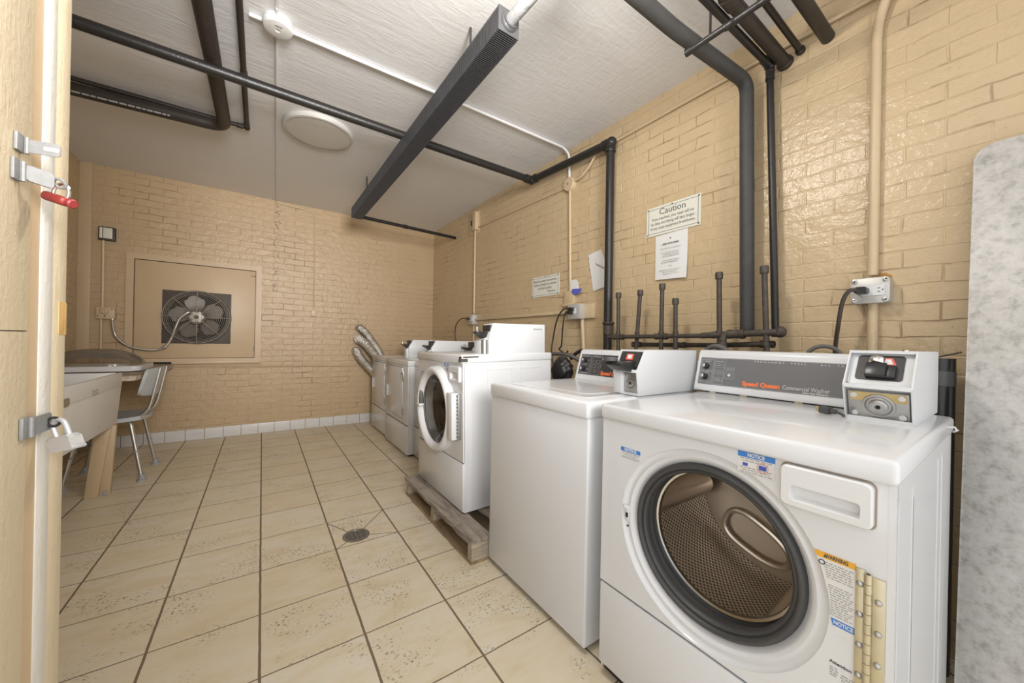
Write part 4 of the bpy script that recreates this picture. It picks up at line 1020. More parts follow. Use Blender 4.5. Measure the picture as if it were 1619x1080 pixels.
def coin_box(parent, x0, xm, xt, xb, y0, y1, z0, zm, z1):
    """y0 < y1; slanted front below and above zm"""
    prof = [(x0, z0), (xm, zm), (xt, z1), (xb, z1), (xb, z0)]
    b = B(); th = .0035
    for ya, yb in ((y0, y0 + th), (y1 - th, y1)): prism(b, prof, 'y', ya, yb)
    prism(b, [(x0 + .028, z0), (xm + .028, zm), (xt + .022, z1 - .002), (xb, z1 - .002), (xb, z0)], 'y', y0 + .002, y1 - .002)
    prism(b, [(xt, z1), (xt - .001, z1 - .008), (xt + .03, z1 - .008), (xt + .03, z1)], 'y', y0 + th, y1 - th)
    prism(b, [(xm, zm + .006), (xm - .001, zm - .006), (xm + .035, zm - .004), (xm + .035, zm + .004)], 'y', y0 + th, y1 - th)
    prism(b, [(x0, z0), (x0 - .0005, z0 + .010), (x0 + .03, z0 + .010), (x0 + .03, z0)], 'y', y0 + th, y1 - th)
    box(b, xt + .005, xb, y0 + th, y1 - th, z1 - .003, z1)
    return part('coin_box', b, 'white2', parent)
# coin box of the nearest washer
Y0, Y1 = -2.202, -2.066
x0, xm, xt, xb, z0, zm, z1 = 2.030, 1.998, 2.070, 2.43, .902, 1.000, 1.098
cb = coin_box(t, x0, xm, xt, xb, Y0, Y1, z0, zm, z1)
du = Vector((xt - xm, 0, z1 - zm)).normalized()
def cu_(y, s, off): 
    p = Vector((xm + .016, y, zm)) + du * s; n = Vector((-du.z, 0, du.x)); return facing(p + n * off, (0, -1, 0), du)
b = B(); prism(b, rrect(0, 0, .128, .106, .006), 'z', -.014, 0); b.transform(cu_(-2.134, .062, -.004)); part('upper_plate', b, 'white2', cb)
b = B(); prism(b, rrect(0, 0, .094, .082, .008), 'z', -.002, .0008); b.transform(cu_(-2.132, .064, -.002)); win = part('coin_window', b, 'paneldark', cb, 'dark window over the coin slide')
b = B(); box(b, -.030, .012, -.036, .006, .001, .017, .002, mtx=cu_(-2.136, .064, -.001)); box(b, .008, .030, -.036, .004, .001, .010, .002, mtx=cu_(-2.136, .064, -.001)); part('coin_cup', b, 'knobblack', win)
b = B(); lathe(b, (0, 0, 0), (0, 1, 0), [(0, .0155), (.003, .017), (.016, .017), (.019, .0155), (.019, .0002)], 24, cap0=True); b.transform(cu_(-2.126, .070, .006)); part('coin_knob', b, 'chrome', win)
b = B(); prism(b, [(.0, .004), (.028, .004), (.018, .030), (.002, .030)], 'z', 0.0012, .0022); b.transform(cu_(-2.137, .066, -.001)); part('red_sticker', b, 'red', win)
b = B(); prism(b, [(.005, .008), (.021, .008), (.0145, .025), (.0055, .025)], 'z', 0.002, .0030); b.transform(cu_(-2.137, .066, -.001)); part('sticker_field', b, 'label', win)
dl = Vector((xm - x0, 0, zm - z0)).normalized()
def cl_(y, s, off):
    p = Vector((x0 + .016, y, z0)) + dl * s; n = Vector((-dl.z, 0, dl.x)); return facing(p + n * off, (0, -1, 0), dl)
b = B(); box(b, -.060, .060, -.038, .038, -.02, 0, .001, mtx=cl_(-2.134, .049, .004)); lp = part('lock_plate', b, 'steel', cb)
b = B(); box(b, -.056, .056, .012, .037, 0, .0006, mtx=cl_(-2.134, .049, .004)); part('brassy_band', b, 'brass', lp)
b = B(); lathe(b, (0, 0, 0), (0, 0, 1), [(0, .034), (.004, .033), (.005, .028), (.002, .025), (.003, .020), (.010, .019), (.012, .016), (.012, .006), (.008, .005), (.008, .0002)], 32); b.transform(cl_(-2.136, .049, .004)); part('lock_cylinder', b, 'steel', lp)
b = B(); m = cl_(-2.136, .049, .0125); ball(b, m.translation, .0045, 2, (.5, 1, 1)); part('keyhole', b, 'gapm', lp)
b = B()
for sx in (-1, 1):
    for sy in (-1, 1): lathe(b, cl_(-2.134 - sx * .047, .049 + sy * .027, .004).translation, Vector((-dl.z, 0, dl.x)), [(0, .0085), (.003, .0075), (.004, .0002)], 14)
part('rivet', b, 'chrome', lp)
b = B(); lathe(b, (2.13, -2.17, z1 - .001), (0, 0, 1), [(0, .008), (.004, .007), (.005, .0002)], 16); part('top_lock', b, 'chrome', cb)

# ---- top loader
TX, TYL, TYR = 1.583, -.836, -1.489
t = thing('top_load_washer', 'white top-load washer between the nearest washer and the pallet washer', 'washing machine', (1.93, -1.162, 0))
b = B(); box(b, TX, 2.26, TYR, TYL, .022, .836, .008, 3); part('cabinet', b, 'white', t)
b = B(); box(b, TX - .008, 2.27, TYR - .004, TYL + .004, .831, .895, .013, 3); part('top_panel', b, 'white', t)
b = B(); box(b, TX + .012, 2.25, TYR + .004, TYL - .004, .834, .844); part('top_seam', b, 'seam', t)
b = B(); prism(b, rrect(1.85, -1.165, .42, .52, .03), 'z', .8940, .8972); o = part('lid', b, 'white', t)
b = B(); prism(b, rrect(1.86, -1.165, .30, .40, .04), 'z', .897, .8984); part('lid_panel', b, 'white', o)
b = B(); box(b, TX + .03, 2.2, TYR + .03, TYL - .03, .0, .024); part('toe_base', b, 'gapm', t)
XB2, ZB2, XT2, ZT2 = 2.150, .897, 2.198, 1.066
con = console(t, TYL - .005, TYR + .0, XB2, ZB2, XT2, ZT2, 2.30)
iu2 = Vector((XT2 - XB2, 0, ZT2 - .012 - ZB2)).normalized()
def ci2(y, s, off=.001, rt=(0, -1, 0)):
    p = Vector((XB2, y, ZB2)) + iu2 * s; n = Vector((-iu2.z, 0, iu2.x)); return facing(p + n * off, rt, iu2)
b = B(); box(b, -.25, .25, -.060, .060, -.001, 0, mtx=ci2(-1.110, .087, .0012)); part('face_plate', b, 'paneldark', con)
b = B(); f2 = ci2
outline(b, -.866, -.938, .032, .142, .001, .0016, ci2); outline(b, -.945, -1.018, .032, .142, .001, .0016, ci2)
for k in range(3):
    for y in (-.955, -.985): outline(b, y, y - .022, .045 + k * .026, .063 + k * .026, .0008, .0016, ci2)
rn = random.Random(8)
dashes(b, ci2(-.902, .087, .0017), [(-.03, .03, .048), (-.02, .02, .0), (-.03, .03, -.05), (.012, .03, .025), (.012, .03, -.028)], .0032, rn)
dashes(b, ci2(-.98, .134, .0017), [(-.028, .028, 0)], .0045, rn); dashes(b, ci2(-1.20, .134, .0017), [(-.12, .12, 0)], .0032, rn); part('outline_print', b, 'lightprint', con)
part('brand_lettering', text_bm('Speed Queen', .030, ci2(-1.105, .044, .0016), depth=.0003, bold=.0012, width=.155), 'orange', con, 'orange brand lettering')
for y, s in ((-.897, .112), (-.897, .060)):
    b = B(); m = ci2(y, s, 0); lathe(b, m.translation, m.to_3x3() @ Vector((0, 0, 1)), [(0, .014), (.014, .012), (.016, .009), (.016, .0002)], 20); o = part('knob', b, 'knobblack', con)
    b = B(); box(b, -.013, .001, -.005, .010, 0, .0172, .002, mtx=ci2(y, s, 0) @ Matrix.Rotation(.5, 4, 'Z')); part('knob_pointer', b, 'chrome', o)
Y0, Y1 = -1.498, -1.384
x0, xm, xt, xb, z0, zm, z1 = 1.848, 1.835, 1.885, 2.27, .898, .995, 1.079
cb = coin_box(t, x0, xm, xt, xb, Y0, Y1, z0, zm, z1)
b = B(); box(b, -.046, .046, -.034, .034, 0, .003, mtx=facing((xm + .035, -1.44, 1.04), (0, -1, 0), (.04, 0, .08))); win = part('coin_window', b, 'paneldark', cb)
b = B(); box(b, -.018, .014, -.004, .022, .003, .005, mtx=facing((xm + .035, -1.44, 1.04), (0, -1, 0), (.04, 0, .08))); part('coin_sticker', b, 'red', win)
b = B(); box(b, -.010, .008, .001, .018, .0045, .0058, mtx=facing((xm + .035, -1.44, 1.04), (0, -1, 0), (.04, 0, .08))); part('sticker_field', b, 'label', win)
b = B(); prism(b, [(xm + .03, 1.035), (xm - .065, 1.028), (xm - .068, 1.018), (xm - .03, .998), (xm + .03, .985)], 'y', -1.475, -1.398, .003); sl = part('coin_slide', b, 'knobblack', cb)
b = B(); lathe(b, (xm - .052, -1.41, 1.034), (0, 0, 1), [(0, .026), (.008, .027), (.014, .024), (.016, .0002)], 20, sx=1.2); part('coin_disc', b, 'greycord', sl)
b = B(); box(b, x0 + .008, x0 + .024, Y0 + .008, Y0 + .078, .908, .985, .002); lp = part('lock_plate', b, 'steel', cb)
b = B(); lathe(b, (x0 + .009, Y0 + .040, .945), (-1, 0, 0), [(0, .029), (.004, .028), (.005, .022), (.002, .019), (.008, .016), (.009, .006), (.005, .005), (.005, .0002)], 28); part('lock_cylinder', b, 'steel', lp)
b = B(); ball(b, (x0 + .001, Y0 + .040, .945), .005, 2, (.5, 1, 1)); part('keyhole', b, 'gapm', lp)
b = B(); prism(b, [(x0 - .012, .902), (x0 - .012, .985), (x0 - .002, 1.0), (x0 + .02, 1.0), (x0 + .02, .902)], 'y', -1.425, Y1 - .004, .002); part('cash_cover', b, 'white2', cb)

# ---- far front loader on the pallet (built upright, then leaned with its Empty)
PX, PYL, PYR, PZ = 1.575, .120, -.572, .133
t3 = thing('front_load_washer', 'front-load washer with closed round door standing on the pallet', 'washing machine', (PX, PYR, PZ))
t = t3
b = B()
box(b, PX + .008, 2.22, PYR, PYR + .006, PZ, PZ + .808); box(b, PX + .008, 2.22, PYL - .006, PYL, PZ, PZ + .808); box(b, 2.214, 2.22, PYR + .006, PYL - .006, PZ, PZ + .808); box(b, PX + .01, 2.214, PYR + .006, PYL - .006, PZ, PZ + .006)
for xx in (PX + .02, PX + .055): side_ribs(b, xx, PYR, PZ + .02, PZ + .80, .003)
part('cabinet', b, 'white', t)
b = B()
def ring(b, x0, x1, z0, z1, y, w=.004):
    for a in ((x0, x1, z1 - w, z1), (x0, x1, z0, z0 + w), (x0, x0 + w, z0, z1), (x1 - w, x1, z0, z1)): box(b, a[0], a[1], y - .0022, y + .001, a[2], a[3])
ring(b, PX + .16, PX + .33, PZ + .06, PZ + .77, PYR); ring(b, PX + .40, PX + .56, PZ + .06, PZ + .77, PYR); part('side_embossing', b, 'white', t)
b = B(); box(b, PX - .010, 2.23, PYR - .004, PYL + .004, PZ + .806, PZ + .856, .011, 3); part('top_panel', b, 'white', t)
b = B(); box(b, PX + .012, 2.21, PYR + .004, PYL - .004, PZ + .805, PZ + .816); part('top_seam', b, 'seam', t)
b = B(); box(b, PX - .018, PX + .03, PYR - .0045, PYR + .012, PZ + .816, PZ + .834); box(b, PX - .0, PX + .10, PYR - .0045, PYR - .0035, PZ + .838, PZ + .846); box(b, PX - .012, PX - .008, PYR - .003, PYR + .02, PZ + .818, PZ + .845); part('chipped_edge', b, 'iron', t, 'chipped rusty corner of the top')
dy, dz = -.226, PZ + .520
b = B(); panel_hole(b, PX, PYR, PYL, PZ + .272, PZ + .808, dy, dz, .215); lathe(b, (PX, dy, dz), (1, 0, 0), [(0, .215), (.05, .210)], 64)
box(b, PX + .0003, PX + .012, PYR, PYR + .008, PZ + .272, PZ + .808); box(b, PX + .0003, PX + .012, PYL - .008, PYL, PZ + .272, PZ + .808); part('front_panel', b, 'white', t)
b = B(); box(b, PX - .003, PX + .02, PYR - .001, PYL + .001, PZ + .004, PZ + .266, .006); part('kick_panel', b, 'white', t)
b = B(); box(b, PX + .004, PX + .02, PYR + .003, PYL - .003, PZ + .262, PZ + .276); part('panel_seam', b, 'seam', t)
b = B(); lathe(b, (PX, dy, dz), (-1, 0, 0), [(-.002, .260), (.028, .257), (.044, .250), (.051, .240), (.050, .228), (.042, .216), (.020, .208), (.010, .204)], 64)
door = part('door', b, 'plastic', t, smooth=50)
b = B(); lathe(b, (PX, dy, dz), (-1, 0, 0), [(.012, .207), (.020, .202), (.006, .190), (-.05, .170), (-.085, .12), (-.095, .0002)], 64); part('door_glass', b, 'glass', door, smooth=60)
b = B(); lathe(b, (PX, dy, dz), (1, 0, 0), [(.05, .211), (.08, .25), (.12, .255), (.45, .255), (.46, .24), (.46, .0002)], 64); part('drum', b, 'drum', t)
b = B(); box(b, PX - .0455, PX - .020, dy + .195, dy + .235, dz + .0, dz + .10, .006); part('handle_recess', b, 'rubberhose', door)
b = B(); box(b, PX - .054, PX - .02, dy + .190, dy + .245, dz - .012, dz + .004, .004); part('door_handle', b, 'plastic', door)
b = B(); box(b, PX - .050, PX - .001, -.532, -.462, dz - .13, dz + .125, .006); part('hinge_cover', b, 'plastic', t)
b = B(); box(b, PX - .020, PX - .002, -.556, -.532, dz - .125, dz + .12, .001); hg = part('door_hinge', b, 'steel', t)
b = B()
for k in range(12): ball(b, (PX - .021, -.544, dz - .11 + k * .02), .0045, 1)
part('hinge_screw', b, 'iron', hg)
b = B(); recessed_plate(b, -.485, PZ + .745, .135, .088, .012, (-.485, PZ + .735, .095, .042, .008), PX - .015, PX + .012, .0138); o = part('detergent_drawer', b, 'plastic', t)
notice_label(t, PX - .0002, -.325, -.388, PZ + .798, PZ + .742, 'NOTICE', True)
notice_label(t, PX - .0002, .075, .015, PZ + .732, PZ + .70, 'NOTICE', faint=True)
Y0, Y1 = PYR + .004, PYR + .118
x0, xm, xt, xb, z0, zm, z1 = PX + .155, PX + .155, PX + .205, PX + .60, PZ + .854, PZ + .945, PZ + 1.030
b = B(); prism(b, [(x0 + .02, z0), (x0 + .02, zm), (xt, z1), (xb, z1), (xb, z0)], 'y', Y0, Y1, .003); cb = part('coin_box', b, 'white2', t)
b = B(); prism(b, [(x0 - .02, z0), (x0 - .02, zm - .015), (x0 + .03, zm + .01), (x0 + .03, z0)], 'y', Y0 + .030, Y1 - .004, .003); part('cash_cover', b, 'white2', cb)
b = B(); lathe(b, (x0 + .0, Y0 + .022, z0), (0, 0, 1), [(0, .02), (.08, .02), (.085, .0002)], 16); part('lock_column', b, 'steel', cb)
chute(cb, x0 + .035, Y0 + .06, zm + .035)
b = B(); box(b, xt - .02, xt + .004, Y0 + .012, Y1 - .02, zm + .04, z1 - .01); part('coin_window', b, 'paneldark', cb)
b = B(); dashes(b, facing((xb - .06, Y0 - .0004, z1 - .03), (1, 0, 0), (0, 0, 1)), [(-.035, .035, 0)], .008, random.Random(3), .003); part('maker_mark', b, 'inkpale', cb)
t3.rotation_euler = (math.radians(-0.6), math.radians(-1.2), 0); t3.scale = (1, 1, 1.04)

# ---- dryers
DX0 = 1.785
def dryer():
    y0, y1, x = 1.652, 2.362, DX0
    t = thing('coin_dryer', 'white coin dryer furthest back, beside the silver ducts', 'dryer', (x, y0, 0), 'coin dryers against the right wall')
    b = B(); box(b, x + .004, x + .68, y0, y1, .018, .850, .006); part('cabinet', b, 'white', t)
    b = B(); box(b, x - .008, x + .69, y0 - .003, y1 + .003, .8485, .900, .009, 3); part('top_panel', b, 'white', t)
    b = B(); box(b, x + .008, x + .67, y0 + .004, y1 - .004, .848, .858); part('top_seam', b, 'seam', t)
    b = B(); box(b, x - .004, x + .02, y0, y1, .296, .849, .005); part('front_panel', b, 'white', t)
    b = B(); box(b, x - .004, x + .02, y0, y1, .022, .288, .005); part('kick_panel', b, 'white', t)
    b = B(); box(b, x + .003, x + .02, y0 + .003, y1 - .003, .284, .300); part('panel_seam', b, 'seam', t)
    b = B(); box(b, x - .0045, x + .002, y0 + .136, y1 - .056, .342, .832); part('door_gap', b, 'seam', t)
    b = B(); box(b, x - .012, x + .0, y0 + .140, y1 - .060, .347, .828, .004); d = part('door', b, 'white', t)
    b = B(); prism(b, rrect(y1 - .085, .560, .034, .120, .010), 'x', x - .020, x - .008, .003); h = part('door_handle', b, 'plastic', d)
    b = B(); prism(b, rrect(y1 - .087, .560, .018, .095, .007), 'x', x - .0206, x - .0195); part('handle_recess', b, 'lightdisc', h)
    b = B()
    for z in (.42, .745): box(b, x - .0125, x - .003, y0 + .122, y0 + .142, z - .045, z + .045, .001)
    part('hinge', b, 'steel', t)
    b = B(); box(b, x + .03, x + .6, y0 + .02, y1 - .02, 0, .02); part('toe_base', b, 'gapm', t)
    Y0, Y1 = y0 + .012, y0 + .125; x0 = x + .225
    b = B(); prism(b, [(x0, .898), (x0, 1.018), (x0 + .045, 1.096), (x0 + .46, 1.096), (x0 + .46, .898)], 'y', Y0, Y1, .003); cb = part('coin_box', b, 'white2', t)
    b = B(); prism(b, [(x0 - .025, .898), (x0 - .025, .990), (x0 + .005, 1.012), (x0 + .005, .898)], 'y', Y0 + .02, Y1 - .008, .003); part('cash_cover', b, 'white2', cb)
    chute(cb, x0 + .012, (Y0 + Y1) / 2, 1.045, .06)
    b = B(); box(b, x0 + .008, x0 + .036, Y0 + .012, Y1 - .012, 1.05, 1.09); part('coin_window', b, 'paneldark', cb)
    b = B(); box(b, x + .46, x + .68, y0 + .02, y1 - .02, .898, 1.06, .006); part('console', b, 'white', t)
    return t
d6 = dryer()
d5 = dup(d6, (1.760, .930, 0), 'white coin dryer in the middle of the back row with small door sticker')
b = B(); x = 1.760; box(b, x - .0128, x - .0118, 1.075, 1.125, .760, .776); o = part('door_sticker', b, 'blue', d5)
b = B(); rn = random.Random(1); dashes(b, onwall(x - .0124, 1.10, .75), [(-.02, .02, 0), (-.02, .015, -.012), (-.018, .02, -.024), (-.005, .004, -.045), (-.005, .004, -.055)], .004, rn); part('small_print', b, 'inkpale', o)
d4 = dup(d6, (1.820, .205, 0), 'white coin dryer mostly hidden behind the pallet washer')

# ---- dryer ducts
def duct(label, pts, r):
    t = thing('dryer_duct', label, 'duct', pts[-1], 'silver dryer ducts')
    P = smoothpath(pts, 14); k = 12
    b = B(); tube(b, P[:k], r * 1.0, 20); part('wall_collar', b, 'duct', t)
    Q = P[k - 1:]; fine = []
    for i in range(len(Q) - 1):
        for j in range(3): fine.append(Q[i].lerp(Q[i + 1], j / 3))
    b = B(); tube(b, fine, r, 20, rad=[r * (1.06 + .05 * math.sin(i * 1.9) + .03 * math.sin(i * .7)) for i in range(len(fine))]); part('foil_hose', b, 'foil', t, smooth=60)
    b = B(); c = P[k]; d = (P[k + 1] - P[k - 1]).normalized(); lathe(b, c - d * .006, d, [(0, r), (0, r * 1.14), (.012, r * 1.14), (.012, r)], 20); part('clamp', b, 'steel', t)
duct('topmost silver foil dryer duct at the end wall', [(1.66, BY, 1.235), (1.685, BY - .05, 1.225), (1.73, BY - .09, 1.18), (1.80, BY - .12, 1.08), (1.88, BY - .13, .96), (1.95, BY - .13, .82)], .044)
duct('middle silver foil dryer duct at the end wall', [(1.655, BY, 1.085), (1.655, BY - .07, 1.085), (1.68, BY - .13, 1.07), (1.745, BY - .18, 1.0), (1.83, BY - .19, .89), (1.90, BY - .19, .76)], .050)
duct('lowest silver foil dryer duct at the end wall', [(1.63, BY, .945), (1.635, BY - .06, .935), (1.65, BY - .11, .89), (1.70, BY - .15, .81), (1.77, BY - .17, .73), (1.86, BY - .17, .62)], .046)

# ---- pallet
t = thing('pallet', 'weathered wooden pallet under the front loader', 'pallet', (1.85, -.35, 0))
def plank(b, x0, x1, y0, y1, z0, z1, jag=.006, n=14, along='y'):
    rn = random.Random(int(x0 * 1000 + y0 * 77)); vs = []
    for i in range(n + 1):
        f = i / n; j = lambda s=1: rn.uniform(-jag, jag) * s
        if along == 'y': q = y0 + (y1 - y0) * f; ring_ = [(x0 + j(), q, z0), (x1 + j(), q, z0), (x1 + j(), q, z1 + j(.2)), (x0 + j(), q, z1 + j(.2))]
        else: q = x0 + (x1 - x0) * f; ring_ = [(q, y0 + j(.3), z0 + j(.3)), (q, y1 + j(.3), z0 + j(.3)), (q, y1 + j(.3), z1), (q, y0 + j(.3), z1)]
        vs.append([b.verts.new(c) for c in ring_])
    for i in range(n):
        for k in range(4): b.faces.new((vs[i][k], vs[i + 1][k], vs[i + 1][(k + 1) % 4], vs[i][(k + 1) % 4]))
    b.faces.new(vs[0][::-1]); b.faces.new(vs[-1])
for i, (a, c) in enumerate(((1.482, 1.608), (1.70, 1.80), (1.90, 2.0), (2.1, 2.2), (2.3, 2.42))):
    b = B(); plank(b, a, c, -.830, .150, .104, .124 if i else .1255); part('deck_board', b, 'pallet', t)
for y in (-.822, -.345, .100):
    b = B(); plank(b, 1.496, 2.42, y, y + .042, .016, .1038, .004, 10, 'x'); part('stringer', b, 'palletx', t)
for a, c in ((1.492, 1.60), (1.9, 2.0), (2.3, 2.41)):
    b = B(); plank(b, a, c, -.822, .145, .001, .0158, .004); part('bottom_board', b, 'palettebottom', t)
b = B(); rn = random.Random(6); m = facing((1.565, -.8265, .06), (1, 0, 0), (0, 0, 1)); dashes(b, m, [(-.018, .02, .02), (-.018, .015, .008), (-.018, .02, -.004), (-.018, .012, -.016)], .005, rn); part('stamp', b, 'inkpale', t)

# ---- floor drain
t = thing('floor_drain', 'round metal floor drain with slotted grate', 'drain', (1.085, -.235, 0))
c = (1.085, -.235, 0.0)
b = B(); lathe(b, c, (0, 0, 1), [(0, .070), (.003, .070), (.0045, .066), (.0045, .054), (.001, .052)], 36); part('rim', b, 'drain', t)
b = B(); lathe(b, c, (0, 0, 1), [(.0006, .054), (.0007, .0002)], 36); part('dark_well', b, 'gapm', t)
b = B()
for k in range(-4, 5):
    q = k * .0115; h = math.sqrt(.053 ** 2 - q * q); box(b, c[0] - h, c[0] + h, c[1] + q - .0028, c[1] + q + .0028, .0012, .0042)
for k in (-1, 0, 1): 
    q = k * .022; h = math.sqrt(.053 ** 2 - q * q); box(b, c[0] + q - .002, c[0] + q + .002, c[1] - h, c[1] + h, .0012, .0038)
part('grate', b, 'drain', t)

# ------------------------------------------------------------------ folding tabletop, post, wire
m = facing((2.35, -2.252, 0.0), (0, -1, 0), Vector((.285, 0, 1.80)))
t = thing('folding_table', 'grey speckled tabletop standing on end against the right wall', 'table', (2.40, -2.62, 0))
b = B(); prism(b, rrect(.38, .915, .76, 1.82, .045, 6), 'z', -.016, .0, .005); b.transform(m); part('tabletop', b, 'laminate', t)
b = B(); prism(b, rrect(.38, .915, .75, 1.81, .045, 6), 'z', -.030, -.016, .003); b.transform(m); part('edge_frame', b, 'grey_box', t)
t = thing('black_post', 'black taped post standing between nearest washer and tabletop', 'post', (2.57, -2.19, 0))
b = B(); tube(b, [(2.57, -2.192, 0), (2.57, -2.192, 1.075)], .036, 20); part('post', b, 'knobblack', t)
b = B(); lathe(b, (2.57, -2.192, .98), (0, 0, 1), [(0, .036), (.002, .0375), (.05, .0375), (.052, .036)], 20); part('tape', b, 'greycord', t)
b = B(); tube(b, [(2.55, -2.185, 1.078), (2.56, -2.24, 1.098)], .003, 6); part('cable_tie', b, 'knobblack', t)
b = B(); tube(b, smoothpath([(2.30, -2.236, .872), (2.31, -2.246, .878), (2.31, -2.250, .868), (2.32, -2.244, .862), (2.33, -2.252, .868)]), .0022, 6)
solo('wire_hook', 'thin white wire hook at the side of the nearest washer', 'wire', b, 'label')
# loose plug on the near washer
t = thing('extension_plug', 'loose grey plug lying on the nearest washer beside its coin box', 'plug', (2.04, -2.03, .903))
m = facing((2.042, -2.028, .914), (-.26, -.5, 0), (0, 0, 1))
b = B(); box(b, -.026, .004, -.0105, .0105, -.011, .011, .004, mtx=m); box(b, .004, .022, -.007, .007, -.007, .007, .004, mtx=m); part('plug_body', b, 'greycord', t)
b = B(); box(b, -.042, -.026, .002, .008, -.001, .001, mtx=m); box(b, -.042, -.026, -.008, -.002, -.001, .001, mtx=m); part('prong', b, 'brass', t)
b = B(); tube(b, smoothpath([m @ Vector((.02, 0, 0)), m @ Vector((.036, -.003, 0)), m @ Vector((.05, -.005, .01))]), .0042, 8); part('cable', b, 'greycord', t)

# ------------------------------------------------------------------ sink, lid, counter, chair
t = thing('laundry_sink', 'off-white laundry tub on tan wooden legs at left', 'sink', (-.46, .68, 0))
SX0, SX1, SY0, SY1, SZ0, SZ1 = -.755, -.168, .10, 1.262, .470, .828
b = B()
box(b, SX1 - .022, SX1, SY0, SY1, .735, SZ1, .004)
prism(b, [(SX1 - .024, .737), (SX1 - .003, .737), (SX1 - .022, SZ0), (SX1 - .043, SZ0)], 'y', SY0, SY1, .003)
box(b, SX0, SX0 + .02, SY0, SY1, SZ0, SZ1, .003); box(b, SX0 + .02, SX1 - .022, SY0, SY0 + .02, SZ0, SZ1, .003); box(b, SX0 + .02, SX1 - .03, SY1 - .02, SY1, SZ0, SZ1, .003)
box(b, SX0 + .02, SX1 - .04, SY0, SY1, SZ0, SZ0 + .02); box(b, SX0 + .02, SX1 - .03, .66, .68, SZ0 + .02, SZ1 - .02)
box(b, SX0 + .02, SX0 + .10, SY0 + .02, SY1 - .02, SZ1 - .03, SZ1 - .012, .004)
part('tub', b, 'tub', t)
b = B(); box(b, SX1 - .006, SX1 - .0005, SY0, SY1 - .05, .7345, .7375); part('seam_line', b, 'lightdisc', t)
b = B(); prism(b, rrect(.36, .748, .12, .044, .02), 'x', SX1 - .002, SX1 + .0012); part('overflow_slot', b, 'tubmark', t)
b = B(); rn = random.Random(12); m = facing((SX1 + .0004, .765, .752), (0, 1, 0), (0, 0, 1)); dashes(b, m, [(-.05, .05, .010), (-.05, .04, -.002), (-.05, .05, -.014)], .006, rn); part('maker_label', b, 'inkpale', t)
for yy in (1.215, .22):
    b = B(); v = []
    prism(b, [(-.320, 0), (-.255, 0), (-.200, SZ0), (-.270, SZ0)], 'y', yy - .03, yy - .012, .002)
    prism(b, [(-.262, 0), (-.203, 0), (-.180, SZ0), (-.240, SZ0)], 'y', yy - .012, yy + .02, .002)
    part('leg', b, 'paint', t)
for yy in (1.17, .22):
    b = B(); box(b, -.745, -.70, yy - .02, yy + .02, 0, SZ0, .003); part('leg', b, 'paint', t)
b = B(); box(b, -.235, -.215, 1.19, 1.22, .0, .03, .003); part('leg_foot', b, 'rubbertip', t)

lm = Matrix.Translation((-.435, 1.855, .810)) @ Matrix.Rotation(math.radians(1.5), 4, 'Z')
t = thing('domed_lid', 'white tray under a clear plastic dome on the brown counter', 'lid', (-.435, 1.855, .803))
b = B(); prism(b, rrect(0, 0, .57, .50, .05, 5), 'z', 0, .038, .006); b.transform(lm); part('tray', b, 'plastic', t)
b = B(); prism(b, rrect(0, 0, .46, .38, .05, 5), 'z', -.007, 0); b.transform(lm); part('tray_foot', b, 'plastic', t)
b = B(); n = 48; prof = [(0, 1.0), (.018, .985), (.045, .90), (.072, .76), (.092, .56), (.104, .32), (.108, .0005)]
rg = []
for z, k in prof:
    rg.append([b.verts.new(lm @ Vector((  .262 * k * math.copysign(abs(math.cos(a)) ** .75, math.cos(a)), .228 * k * math.copysign(abs(math.sin(a)) ** .75, math.sin(a)),   .0382 + z * 1.2))) for a in [2 * PI * i / n for i in range(n)]])
for i in range(len(prof) - 1):
    for k in range(n): b.faces.new((rg[i][k], rg[i][(k + 1) % n], rg[i + 1][(k + 1) % n], rg[i + 1][k]))
part('dome', b, 'clear', t, 'clear smoky plastic dome', smooth=80)

t = thing('counter', 'worn brown counter against the end wall behind the sink', 'counter', (-.44, 1.95, 0))
b = B(); prism(b, [(-.765, 1.275), (-.14, 1.275), (-.108, 1.30), (-.105, 1.34), (-.105, 2.60), (-.765, 2.60)], 'z', .797, .803); part('worktop', b, 'counter', t)
b = B(); prism(b, [(-.765, 1.276), (-.141, 1.276), (-.109, 1.301), (-.106, 1.34), (-.106, 2.60), (-.765, 2.60)], 'z', .765, .797); part('edge_band', b, 'counter_edge', t)
b = B(); box(b, -.765, -.12, 2.60, 2.615, .80, .822, .002); part('shade_strip', b, 'gapm', t)  # black strip painting in the shadow gap under the access panel frame
for x, y in ((-.74, 2.55), (-.74, 1.32)):
    b = B(); tube(b, [(x, y, .765), (x, y, 0)], .018, 12); part('leg', b, 'alum', t)

